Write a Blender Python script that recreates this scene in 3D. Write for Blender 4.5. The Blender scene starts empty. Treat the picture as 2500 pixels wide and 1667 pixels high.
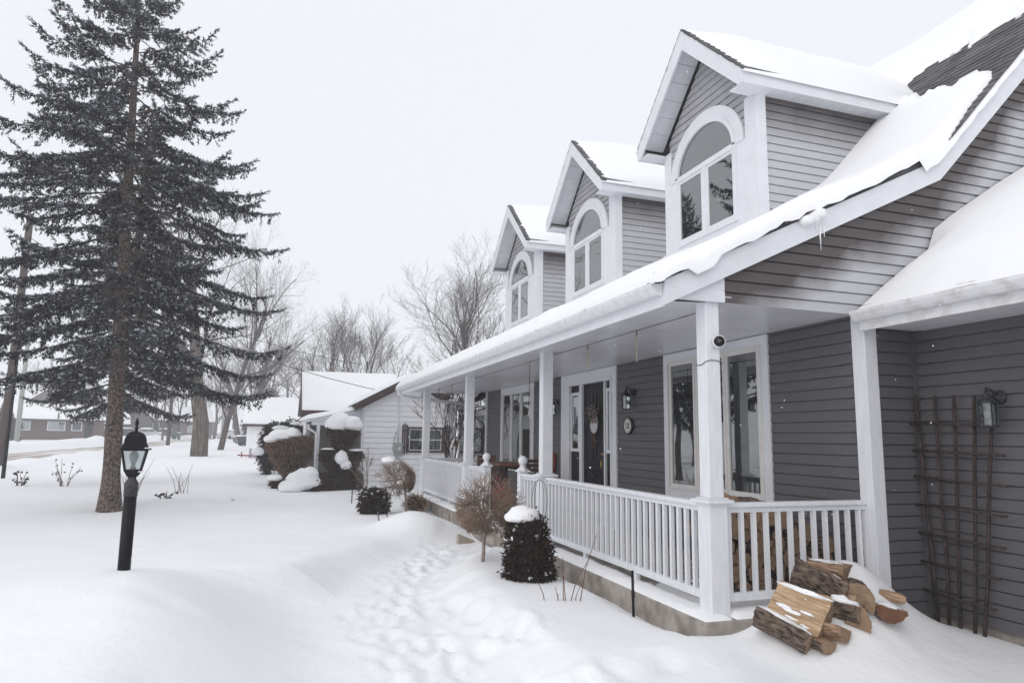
import bpy, math, random
import numpy as np
from mathutils import Vector, noise as mn
R = math.radians
for c in list(bpy.data.collections): bpy.data.collections.remove(c)
scn = bpy.context.scene
col = scn.collection
ORG = {}

# ------------------------------------------------------------------ object helpers
def tag(o, label=None, cat=None, group=None, kind=None):
    if label: o['label'] = label
    if cat: o['category'] = cat
    if group: o['group'] = group
    if kind: o['kind'] = kind
    return o

def empty(name, loc, label=None, cat=None, group=None):
    o = bpy.data.objects.new(name, None)
    o.empty_display_size = 0.1
    o.location = loc
    col.objects.link(o)
    ORG[o.name] = Vector(loc)
    return tag(o, label, cat, group)

def np_mesh(name, V, F, smooth=False):
    """V (n,3) array; F (m,k) array, all faces same size"""
    me = bpy.data.meshes.new(name)
    V = np.asarray(V, dtype=np.float32); F = np.asarray(F, dtype=np.int32)
    n, k = F.shape
    me.vertices.add(len(V)); me.vertices.foreach_set('co', V.ravel())
    me.loops.add(n*k); me.loops.foreach_set('vertex_index', F.ravel())
    me.polygons.add(n)
    me.polygons.foreach_set('loop_start', np.arange(n, dtype=np.int32)*k)
    me.polygons.foreach_set('loop_total', np.full(n, k, dtype=np.int32))
    if smooth: me.polygons.foreach_set('use_smooth', np.ones(n, dtype=bool))
    me.update(calc_edges=True)
    return me

def link_mesh(name, me, mats, parent=None, org=(0, 0, 0)):
    o = bpy.data.objects.new(name, me)
    for m in (mats if isinstance(mats, (list, tuple)) else [mats]): me.materials.append(m)
    if parent is not None:
        o.parent = parent
        ORG[o.name] = ORG[parent.name]
    else:
        o.location = org
        ORG[o.name] = Vector(org)
    col.objects.link(o)
    return o

class MB:
    def __init__(s): s.v = []; s.f = []; s.m = []; s.mi = 0; s.sm = []
    def add(s, vs, fs, smooth=False):
        b = len(s.v); s.v += [tuple(p) for p in vs]
        for f in fs:
            s.f.append([b+i for i in f]); s.m.append(s.mi); s.sm.append(smooth)
    def box(s, a, b):
        x0, y0, z0 = [min(p, q) for p, q in zip(a, b)]; x1, y1, z1 = [max(p, q) for p, q in zip(a, b)]
        s.add([(x0,y0,z0),(x1,y0,z0),(x1,y1,z0),(x0,y1,z0),(x0,y0,z1),(x1,y0,z1),(x1,y1,z1),(x0,y1,z1)],
              [(0,3,2,1),(4,5,6,7),(0,1,5,4),(1,2,6,5),(2,3,7,6),(3,0,4,7)])
    def obox(s, c, ax, ay, az):
        c = Vector(c); ax = Vector(ax); ay = Vector(ay); az = Vector(az)
        P = [c+sx*ax+sy*ay+sz*az for sz in (-1,1) for sx, sy in ((-1,-1),(1,-1),(1,1),(-1,1))]
        s.add(P, [(0,3,2,1),(4,5,6,7),(0,1,5,4),(1,2,6,5),(2,3,7,6),(3,0,4,7)])
    def bar(s, p, q, w, h, up=(0,0,1)):
        p = Vector(p); q = Vector(q); d = (q-p); L = d.length; d.normalize()
        sd = d.cross(Vector(up))
        if sd.length < 1e-4: sd = d.cross(Vector((1,0,0)))
        sd.normalize(); u = sd.cross(d)
        s.obox((p+q)/2, d*L/2, sd*w/2, u*h/2)
    def prism(s, pts, off):
        """planar polygon pts (3d) extruded by vector off"""
        off = Vector(off); n = len(pts); P = [Vector(p) for p in pts]
        s.add(P+[p+off for p in P], [tuple(range(n))[::-1], tuple(range(n, 2*n))] + [(i, (i+1) % n, n+(i+1) % n, n+i) for i in range(n)])
    def tube(s, pts, rad, n=8, cap=True):
        P = [Vector(p) for p in pts]; m = len(P)
        if not isinstance(rad, (list, tuple)): rad = [rad]*m
        V = []; prev = None
        for i in range(m):
            d = (P[min(i+1, m-1)]-P[max(i-1, 0)])
            if d.length < 1e-7: d = Vector((0,0,1))
            d.normalize()
            if prev is None:
                a = d.cross(Vector((0.13, 0.31, 0.94)))
                if a.length < .1: a = d.cross(Vector((1, 0, 0)))
            else: a = prev - d*prev.dot(d)
            a.normalize(); prev = a; b = d.cross(a)
            for k in range(n):
                t = 2*math.pi*k/n
                V.append(P[i]+(a*math.cos(t)+b*math.sin(t))*rad[i])
        F = []
        for i in range(m-1):
            for k in range(n):
                F.append((i*n+k, i*n+(k+1) % n, (i+1)*n+(k+1) % n, (i+1)*n+k))
        if cap and n > 2: F.append(tuple(range(n))[::-1]); F.append(tuple(range((m-1)*n, m*n)))
        s.add(V, F, smooth=n > 4)
    def lathe(s, prof, c=(0,0,0), n=16, axis=None, smooth=True):
        """prof list of (r,h); axis unit vector"""
        c = Vector(c); ax = Vector(axis or (0,0,1)).normalized()
        a = ax.cross(Vector((0,1,0)))
        if a.length < .1: a = ax.cross(Vector((1,0,0)))
        a.normalize(); b = ax.cross(a)
        V = []; F = []
        for r, h in prof:
            for k in range(n):
                t = 2*math.pi*k/n
                V.append(c+ax*h+(a*math.cos(t)+b*math.sin(t))*r)
        for i in range(len(prof)-1):
            for k in range(n): F.append((i*n+k, i*n+(k+1) % n, (i+1)*n+(k+1) % n, (i+1)*n+k))
        F.append(tuple(range(n))[::-1]); F.append(tuple(range((len(prof)-1)*n, len(prof)*n)))
        s.add(V, F, smooth)
    def ball(s, c, r, n=12, sz=1.0):
        s.lathe([(r*math.sin(math.pi*i/8)+1e-4, -r*sz*math.cos(math.pi*i/8)) for i in range(9)], c, n)
    def build(s, name, mats, parent=None, org=None, bevel=0):
        if parent is not None: og = ORG[parent.name]
        else: og = Vector(org or (0,0,0))
        me = bpy.data.meshes.new(name)
        me.from_pydata([(p[0]-og[0], p[1]-og[1], p[2]-og[2]) for p in s.v], [], s.f)
        if s.m: me.polygons.foreach_set('material_index', s.m)
        me.polygons.foreach_set('use_smooth', s.sm)
        me.update()
        o = link_mesh(name, me, mats, parent, og)
        if bevel:
            b = o.modifiers.new('bevel', 'BEVEL'); b.width = bevel; b.segments = 2; b.limit_method = 'ANGLE'
        return o

def copy_tree(o, parent=None):
    c = o.copy(); col.objects.link(c)
    if parent: c.parent = parent
    ORG[c.name] = Vector(o.location)
    for ch in list(o.children): copy_tree(ch, c)
    return c

def part(name, m, parent, fn, bevel=0):
    b = MB(); fn(b); return b.build(name, m, parent, bevel=bevel)

# ------------------------------------------------------------------ materials
MATS = {}
def nt(m): return m.node_tree.nodes, m.node_tree.links
def mat(name, c, rough=.6, var=.12, scale=6, bump=0., bscale=40, spec=.3, metal=0, stretch=(1,1,1), c2=None, fac=(.35,.65), detail=4, coat=0, ncoord='Object', bdist=.01):
    m = bpy.data.materials.new(name); m.use_nodes = True; N, L = nt(m)
    b = N['Principled BSDF']
    b.inputs['Roughness'].default_value = rough; b.inputs['Specular IOR Level'].default_value = spec
    b.inputs['Metallic'].default_value = metal
    if coat: b.inputs['Coat Weight'].default_value = coat
    tc = N.new('ShaderNodeTexCoord'); mp = N.new('ShaderNodeMapping'); mp.inputs['Scale'].default_value = stretch
    L.new(tc.outputs[ncoord], mp.inputs[0])
    no = N.new('ShaderNodeTexNoise'); no.inputs['Scale'].default_value = scale; no.inputs['Detail'].default_value = detail
    L.new(mp.outputs[0], no.inputs[0])
    rp = N.new('ShaderNodeValToRGB'); rp.color_ramp.elements[0].position = fac[0]; rp.color_ramp.elements[1].position = fac[1]
    a = [x*(1-var) for x in c]; d = [min(1, x*(1+var)) for x in c] if c2 is None else c2
    rp.color_ramp.elements[0].color = (*a, 1); rp.color_ramp.elements[1].color = (*d, 1)
    L.new(no.outputs[0], rp.inputs[0]); L.new(rp.outputs[0], b.inputs['Base Color'])
    if bump:
        n2 = N.new('ShaderNodeTexNoise'); n2.inputs['Scale'].default_value = bscale; n2.inputs['Detail'].default_value = 5
        L.new(mp.outputs[0], n2.inputs[0])
        bp = N.new('ShaderNodeBump'); bp.inputs['Strength'].default_value = bump; bp.inputs['Distance'].default_value = bdist
        L.new(n2.outputs[0], bp.inputs['Height']); L.new(bp.outputs[0], b.inputs['Normal'])
    MATS[name] = m
    return m

SNOW_C = (.93, .935, .95)
def rings(name, c1, c2):
    m = mat(name, c1, rough=.9, var=.2, scale=20, bump=.4, bscale=70, bdist=.005); N, L = nt(m); b_ = N['Principled BSDF']
    old = b_.inputs['Base Color'].links[0].from_socket
    tc = N.new('ShaderNodeTexCoord'); mp = N.new('ShaderNodeMapping'); mp.inputs['Scale'].default_value = (1, 1, 0); mp.inputs['Location'].default_value = (.01, .03, 0); L.new(tc.outputs['Object'], mp.inputs[0])
    wv = N.new('ShaderNodeTexWave'); wv.wave_type = 'RINGS'; wv.rings_direction = 'SPHERICAL'; wv.inputs['Scale'].default_value = 28; wv.inputs['Distortion'].default_value = 3; wv.inputs['Detail'].default_value = 3
    L.new(mp.outputs[0], wv.inputs[0]); mx_ = N.new('ShaderNodeMix'); mx_.data_type = 'RGBA'; mx_.inputs[7].default_value = (*c2, 1); L.new(old, mx_.inputs[6])
    ml = N.new('ShaderNodeMath'); ml.operation = 'MULTIPLY'; ml.inputs[1].default_value = .55; L.new(wv.outputs['Fac'], ml.inputs[0]); L.new(ml.outputs[0], mx_.inputs[0]); L.new(mx_.outputs[2], b_.inputs['Base Color'])
    return m
snow = mat('snow', SNOW_C, rough=.75, var=.012, scale=1.3, bump=.55, bscale=16, spec=.2, ncoord='Object', bdist=.014)
roofsnow = mat('roof_snow', SNOW_C, rough=.75, var=.01, scale=2, bump=.25, bscale=14, spec=.2, bdist=.02)
white = mat('white_trim', (.74, .755, .79), rough=.45, var=.03, scale=5, bump=.05, bscale=60)
paint = mat('white_paint_worn', (.76, .78, .82), rough=.5, var=.04, scale=9, bump=.25, bscale=30, stretch=(3, 3, .5), c2=(.80, .81, .84), bdist=.004)
ceil_m = mat('soffit_white', (.76, .76, .80), rough=.3, var=.05, scale=2, spec=.5)
frame_m = mat('window_frame', (.74, .72, .70), rough=.4, var=.04)
shingle = None
concrete = mat('concrete', (.30, .265, .235), rough=.9, var=.25, scale=5, bump=.5, bscale=60, c2=(.42, .385, .345))
blackm = mat('black_metal', (.008, .007, .010), rough=.4, var=.2, spec=.25, scale=30)
blackpost = mat('black_post', (.006, .005, .008), rough=.38, var=.3, spec=.22, scale=60)
gutter_m = mat('gutter_white', (.72, .725, .75), rough=.4, var=.05, scale=14, bump=.1, bscale=30, c2=(.79, .79, .81))
dirtg = mat('gutter_dirty', (.60, .575, .56), rough=.5, var=.08, scale=7, stretch=(1, 1, 1), c2=(.78, .78, .80), fac=(.25, .5))
fascia_brown = mat('brown_fascia', (.075, .045, .045), rough=.6, var=.2)
doorm = mat('black_door', (.013, .010, .015), rough=.5, var=.15, spec=.2)
brownwood = mat('brown_wood', (.14, .062, .034), rough=.6, var=.3, scale=6, stretch=(1, 12, 12), bump=.2)
darkwood = mat('dark_wood', (.055, .032, .027), rough=.7, var=.3, scale=6, stretch=(8, 8, 1), bump=.2)
trelw = mat('trellis_wood', (.048, .034, .032), rough=.8, var=.35, scale=8, stretch=(4, 4, 1), bump=.3)
redm = mat('red_paint', (.22, .022, .016), rough=.45, var=.15)
rope = mat('rope', (.42, .36, .28), rough=.9, var=.2)
bark = mat('spruce_bark', (.050, .036, .033), rough=.95, var=.4, scale=26, stretch=(1, 1, .7), bump=1., bscale=30, c2=(.24, .185, .165), bdist=.04)
bark2 = mat('maple_bark', (.10, .082, .07), rough=.95, var=.4, scale=5, stretch=(2, 2, .25), bump=1., bscale=8, c2=(.20, .165, .14), bdist=.08)
twig_m = mat('tree_twigs', (.085, .065, .062), rough=.9, var=.2, scale=2)
globe_m = mat('globe_twigs', (.22, .15, .11), rough=.9, var=.3, scale=3, c2=(.36, .27, .21))
stem_m = mat('pale_stem', (.28, .23, .20), rough=.9, var=.25, scale=20)
greyreed = mat('dry_stalks', (.20, .16, .14), rough=.9, var=.3, scale=10)
brick = None
nsiding = mat('neighbour_siding', (.90, .90, .92), rough=.5, var=.02)
nsiding_d = mat('neighbour_grey_siding', (.30, .275, .27), rough=.6, var=.05)
metalg = mat('grey_metal', (.38, .39, .41), rough=.45, var=.08, metal=.2)
polewood = mat('pole_wood', (.11, .085, .08), rough=.95, var=.25, scale=5, stretch=(4, 4, .3), bump=.4)
curtain = mat('curtain', (.52, .54, .54), rough=.9, var=.1, scale=12, stretch=(20, 20, .4))
blind_m = mat('blind', (.62, .64, .64), rough=.8, var=.05, scale=8, stretch=(1, 1, 10))
dark_in = mat('dark_interior', (.018, .016, .019), rough=.9, var=.3, scale=3)
pinkm = mat('pink_flower', (.35, .06, .09), rough=.8, var=.3)
carb = mat('car_dark', (.03, .035, .045), rough=.3, var=.1, spec=.5)
carw = mat('car_white', (.55, .57, .60), rough=.3, var=.05, spec=.5)
chime = mat('chime_metal', (.30, .30, .31), rough=.3, var=.05, metal=.8)
greyroof = mat('grey_wall', (.16, .14, .145), rough=.9, var=.1)
beige = mat('beige_wall', (.40, .34, .29), rough=.9, var=.08)

def glass_mat(name, tint=(.03, .035, .04), see=.25):
    m = bpy.data.materials.new(name); m.use_nodes = True; N, L = nt(m); N.clear()
    out = N.new('ShaderNodeOutputMaterial'); g = N.new('ShaderNodeBsdfGlossy'); g.inputs['Roughness'].default_value = .015
    g.inputs['Color'].default_value = (.92, .95, .95, 1)
    t = N.new('ShaderNodeBsdfTransparent'); t.inputs['Color'].default_value = (.72, .76, .76, 1)
    fr = N.new('ShaderNodeFresnel'); fr.inputs['IOR'].default_value = 1.9
    tc = N.new('ShaderNodeTexCoord'); no = N.new('ShaderNodeTexNoise'); no.inputs['Scale'].default_value = 1.1; no.inputs['Detail'].default_value = 1
    bp = N.new('ShaderNodeBump'); bp.inputs['Strength'].default_value = .06; bp.inputs['Distance'].default_value = .05
    L.new(tc.outputs['Object'], no.inputs[0]); L.new(no.outputs[0], bp.inputs['Height'])
    L.new(bp.outputs[0], g.inputs['Normal'])
    mx = N.new('ShaderNodeMixShader'); mt = N.new('ShaderNodeMath'); mt.operation = 'MULTIPLY_ADD'; mt.use_clamp = True
    mt.inputs[1].default_value = 1.0; mt.inputs[2].default_value = see
    L.new(fr.outputs[0], mt.inputs[0]); L.new(mt.outputs[0], mx.inputs[0])
    L.new(t.outputs[0], mx.inputs[1]); L.new(g.outputs[0], mx.inputs[2]); L.new(mx.outputs[0], out.inputs[0])
    return m
glass = glass_mat('window_glass', see=.15)
lglass = glass_mat('lantern_glass', see=.05)

def siding_mat(name, mode):
    """dark grey vinyl with frost dusting; mode: 'porch' none, 'gable', 'dormer'"""
    m = bpy.data.materials.new(name); m.use_nodes = True; N, L = nt(m); b = N['Principled BSDF']
    b.inputs['Roughness'].default_value = .5; b.inputs['Specular IOR Level'].default_value = .35
    geo = N.new('ShaderNodeNewGeometry'); sep = N.new('ShaderNodeSeparateXYZ'); L.new(geo.outputs['Position'], sep.inputs[0])
    def math_(op, a, bb, clamp=False):
        n = N.new('ShaderNodeMath'); n.operation = op; n.use_clamp = clamp
        for i, q in enumerate((a, bb)):
            if q is None: continue
            if isinstance(q, (int, float)): n.inputs[i].default_value = q
            else: L.new(q, n.inputs[i])
        return n.outputs[0]
    no = N.new('ShaderNodeTexNoise'); no.inputs['Scale'].default_value = 2.2; no.inputs['Detail'].default_value = 3
    L.new(geo.outputs['Position'], no.inputs[0])
    # wood-grain emboss
    mp = N.new('ShaderNodeMapping'); mp.inputs['Scale'].default_value = (1.5, 1.5, 40); L.new(geo.outputs['Position'], mp.inputs[0])
    n2 = N.new('ShaderNodeTexNoise'); n2.inputs['Scale'].default_value = 2; n2.inputs['Detail'].default_value = 3; L.new(mp.outputs[0], n2.inputs[0])
    bp = N.new('ShaderNodeBump'); bp.inputs['Strength'].default_value = .25; bp.inputs['Distance'].default_value = .003
    L.new(n2.outputs[0], bp.inputs['Height']); L.new(bp.outputs[0], b.inputs['Normal'])
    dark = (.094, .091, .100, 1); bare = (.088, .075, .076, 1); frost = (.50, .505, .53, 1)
    mixc = N.new('ShaderNodeMix'); mixc.data_type = 'RGBA'
    if mode == 'porch':
        mixc.inputs[6].default_value = dark; mixc.inputs[7].default_value = (.124, .116, .124, 1); L.new(no.outputs[0], mixc.inputs[0])
    else:
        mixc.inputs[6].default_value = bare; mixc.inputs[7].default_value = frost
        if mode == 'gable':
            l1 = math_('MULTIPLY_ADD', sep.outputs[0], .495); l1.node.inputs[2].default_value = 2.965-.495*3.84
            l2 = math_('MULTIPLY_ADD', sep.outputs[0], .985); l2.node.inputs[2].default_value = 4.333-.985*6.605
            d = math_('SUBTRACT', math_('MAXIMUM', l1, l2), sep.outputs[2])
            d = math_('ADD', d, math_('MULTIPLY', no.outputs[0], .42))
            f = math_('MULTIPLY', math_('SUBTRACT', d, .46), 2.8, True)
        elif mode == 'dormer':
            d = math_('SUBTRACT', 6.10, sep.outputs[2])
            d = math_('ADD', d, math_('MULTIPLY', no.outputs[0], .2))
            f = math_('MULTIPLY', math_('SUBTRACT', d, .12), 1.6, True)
        else:
            f = math_('MULTIPLY_ADD', no.outputs[0], .5); f.node.inputs[2].default_value = .48
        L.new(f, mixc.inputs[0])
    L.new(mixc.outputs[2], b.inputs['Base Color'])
    return m
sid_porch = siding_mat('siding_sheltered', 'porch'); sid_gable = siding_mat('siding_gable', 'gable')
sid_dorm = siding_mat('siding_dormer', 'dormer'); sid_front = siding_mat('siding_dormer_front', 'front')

def brick_mat(name, c1, c2, mortar, scale=4.):
    m = bpy.data.materials.new(name); m.use_nodes = True; N, L = nt(m); b = N['Principled BSDF']; b.inputs['Roughness'].default_value = .9
    tc = N.new('ShaderNodeTexCoord'); mp = N.new('ShaderNodeMapping'); mp.inputs['Rotation'].default_value = (R(90), 0, 0); L.new(tc.outputs['Object'], mp.inputs[0])
    br = N.new('ShaderNodeTexBrick'); br.inputs['Scale'].default_value = scale
    br.inputs['Color1'].default_value = (*c1, 1); br.inputs['Color2'].default_value = (*c2, 1); br.inputs['Mortar'].default_value = (*mortar, 1)
    L.new(mp.outputs[0], br.inputs[0]); L.new(br.outputs[0], b.inputs['Base Color'])
    return m
brick = brick_mat('red_brick', (.13, .075, .068), (.095, .058, .054), (.19, .165, .16))

def shingle_mat():
    m = bpy.data.materials.new('asphalt_shingle'); m.use_nodes = True; N, L = nt(m); b = N['Principled BSDF']; b.inputs['Roughness'].default_value = .9
    geo = N.new('ShaderNodeNewGeometry'); no = N.new('ShaderNodeTexNoise'); no.inputs['Scale'].default_value = 9; no.inputs['Detail'].default_value = 6
    L.new(geo.outputs['Position'], no.inputs[0])
    vo = N.new('ShaderNodeTexWhiteNoise'); vo.noise_dimensions = '2D'
    mp = N.new('ShaderNodeMapping'); mp.inputs['Scale'].default_value = (1, 3.3, 1); L.new(geo.outputs['Position'], mp.inputs[0])
    sn = N.new('ShaderNodeVectorMath'); sn.operation = 'SNAP'; sn.inputs[1].default_value = (.1, .999, 1); L.new(mp.outputs[0], sn.inputs[0]); L.new(sn.outputs[0], vo.inputs['Vector'])
    rp = N.new('ShaderNodeValToRGB'); rp.color_ramp.elements[0].color = (.055, .053, .058, 1); rp.color_ramp.elements[1].color = (.17, .165, .17, 1)
    rp.color_ramp.elements[0].position = .3; rp.color_ramp.elements[1].position = .75
    mx = N.new('ShaderNodeMix'); mx.data_type = 'FLOAT'; mx.inputs[0].default_value = .35
    L.new(no.outputs[0], mx.inputs[2]); L.new(vo.outputs[0], mx.inputs[3]); L.new(mx.outputs[0], rp.inputs[0]); L.new(rp.outputs[0], b.inputs['Base Color'])
    return m
shingle = shingle_mat()

def frosted(name, base, base2, frost, thr=.35, gain=2.2, nscale=9., amount=1.):
    """foliage whose upward faces carry a dusting of frost / snow"""
    m = bpy.data.materials.new(name); m.use_nodes = True; N, L = nt(m); b = N['Principled BSDF']
    b.inputs['Roughness'].default_value = .85; b.inputs['Specular IOR Level'].default_value = .15
    geo = N.new('ShaderNodeNewGeometry'); sep = N.new('ShaderNodeSeparateXYZ'); L.new(geo.outputs['True Normal'], sep.inputs[0])
    ab = N.new('ShaderNodeMath'); ab.operation = 'ABSOLUTE'; L.new(sep.outputs[2], ab.inputs[0])
    no = N.new('ShaderNodeTexNoise'); no.inputs['Scale'].default_value = nscale; no.inputs['Detail'].default_value = 3; L.new(geo.outputs['Position'], no.inputs[0])
    ri = N.new('ShaderNodeTexNoise'); ri.inputs['Scale'].default_value = nscale*.25; L.new(geo.outputs['Position'], ri.inputs[0])
    mx = N.new('ShaderNodeMix'); mx.data_type = 'RGBA'; mx.inputs[6].default_value = (*base, 1); mx.inputs[7].default_value = (*base2, 1); L.new(ri.outputs[0], mx.inputs[0])
    mu = N.new('ShaderNodeMath'); mu.operation = 'MULTIPLY'; L.new(ab.outputs[0], mu.inputs[0]); L.new(no.outputs[0], mu.inputs[1])
    ma = N.new('ShaderNodeMath'); ma.operation = 'MULTIPLY_ADD'; ma.use_clamp = True; ma.inputs[1].default_value = gain; ma.inputs[2].default_value = -thr*gain; L.new(mu.outputs[0], ma.inputs[0])
    am = N.new('ShaderNodeMath'); am.operation = 'MULTIPLY'; am.inputs[1].default_value = amount; L.new(ma.outputs[0], am.inputs[0])
    m2 = N.new('ShaderNodeMix'); m2.data_type = 'RGBA'; m2.inputs[7].default_value = (*frost, 1); L.new(mx.outputs[2], m2.inputs[6]); L.new(am.outputs[0], m2.inputs[0])
    L.new(m2.outputs[2], b.inputs['Base Color'])
    return m
spruce_f = frosted('spruce_needles', (.016, .015, .018), (.040, .036, .042), (.30, .325, .355), thr=.22, gain=2.8, nscale=2.2)
yew_f = frosted('yew_leaves', (.022, .013, .012), (.055, .034, .024), (.7, .72, .75), thr=.60, gain=12, nscale=26)
cedar_f = frosted('cedar_leaves', (.022, .020, .016), (.045, .038, .028), (.7, .72, .75), thr=.50, gain=8, nscale=6)
heart_f = frosted('brown_hedge', (.17, .105, .078), (.30, .205, .15), (.5, .45, .4), thr=.62, gain=6, nscale=20)
spiral_f = frosted('dark_topiary', (.040, .026, .020), (.12, .072, .050), (.6, .6, .62), thr=.60, gain=9, nscale=22)

# ------------------------------------------------------------------ siding with real laps
EXP = .1155
def clip(poly, axis, val, keep_ge):
    out = []
    for i in range(len(poly)):
        a = poly[i]; b = poly[(i+1) % len(poly)]
        ia = (a[axis] >= val) if keep_ge else (a[axis] <= val); ib = (b[axis] >= val) if keep_ge else (b[axis] <= val)
        if ia: out.append(a)
        if ia != ib:
            t = (val-a[axis])/(b[axis]-a[axis]); out.append((a[0]+(b[0]-a[0])*t, a[1]+(b[1]-a[1])*t))
    return out
def siding(mb, O, U, N, poly, e=EXP, z0=0., lap=.017, gap=.013):
    """poly: convex list of (u,z) in wall plane; O origin, U horizontal dir, N outward"""
    O = Vector(O); U = Vector(U); N = Vector(N); Z = Vector((0,0,1))
    zmin = min(p[1] for p in poly); zmax = max(p[1] for p in poly)
    flip = U.cross(Z).dot(N) < 0
    k = math.floor((zmin-z0)/e)
    P = lambda u, z, o: O+U*u+Z*z+N*o
    while z0+k*e < zmax-1e-6:
        za = z0+k*e; zb = za+e; zc = zb-gap
        for lo, hi, o0, o1 in ((za, zc, lap, lap*.3), (zc, zb, -.012, -.012)):
            q = clip(clip(poly, 1, lo, True), 1, hi, False)
            if len(q) >= 3:
                vs = [P(u, z, o0+(o1-o0)*(z-lo)/(hi-lo)) for u, z in q]
                mb.add(vs, [tuple(range(len(q)))])
        for zz, oa, ob in ((za, lap, -.012), (zc, lap*.3, -.012)):
            if zmin-1e-6 <= zz <= zmax:
                q = clip(clip(poly, 1, zz-1e-4, True), 1, zz+1e-4, False)
                if len(q) >= 2:
                    ua = min(p[0] for p in q); ub = max(p[0] for p in q)
                    if ub-ua > 1e-3: mb.add([P(ua, zz, oa), P(ub, zz, oa), P(ub, zz, ob), P(ua, zz, ob)], [(0,1,2,3)])
        k += 1
rect = lambda a, b, c, d: [(a, c), (b, c), (b, d), (a, d)]

# ------------------------------------------------------------------ terrain
PATH = [(.95, -1.), (1.0, 3.), (1.0, 5.3), (1.0, 7.5), (1.5, 9.3), (2.45, 11.0), (3.5, 11.6)]
def seg_dist(x, y, pts):
    best = 1e9
    for (x0, y0), (x1, y1) in zip(pts[:-1], pts[1:]):
        dx, dy = x1-x0, y1-y0; t = max(0, min(1, ((x-x0)*dx+(y-y0)*dy)/(dx*dx+dy*dy)))
        d = math.hypot(x-x0-t*dx, y-y0-t*dy)
        if d < best: best = d
    return best
ROAD = [(-17, -60), (-15.6, 20), (-15.0, 42), (-14.0, 55), (-12.4, 75), (-12.0, 95), (-12, 200)]
def ss(a, b, x):
    t = max(0., min(1., (x-a)/(b-a))); return t*t*(3-2*t)
def bump(x, y, cx, cy, sx, sy, a, rot=0):
    dx, dy = x-cx, y-cy; c, s_ = math.cos(rot), math.sin(rot)
    u = (dx*c+dy*s_)/sx; v = (-dx*s_+dy*c)/sy
    return a*math.exp(-.5*(u*u+v*v))
rng = random.Random(5)
PRINTS = []
for i in range(250):
    t = rng.random(); yy = 2.6+9.2*t
    cx = 1.05 if yy < 7.5 else 1.05+(yy-7.5)*.42
    PRINTS.append((cx+rng.gauss(.12, .24), yy, rng.uniform(-.5, .3), rng.uniform(.008, .030)))
for i in range(26):
    PRINTS.append((1.9+rng.gauss(0, .35), rng.uniform(4.3, 7.4), rng.uniform(-.6, .3), rng.uniform(.015, .04)))
def base_ground(x, y):
    r = math.hypot(x, y)
    return -.2+.010*(max(20., min(r, 110.))-20.)
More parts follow.
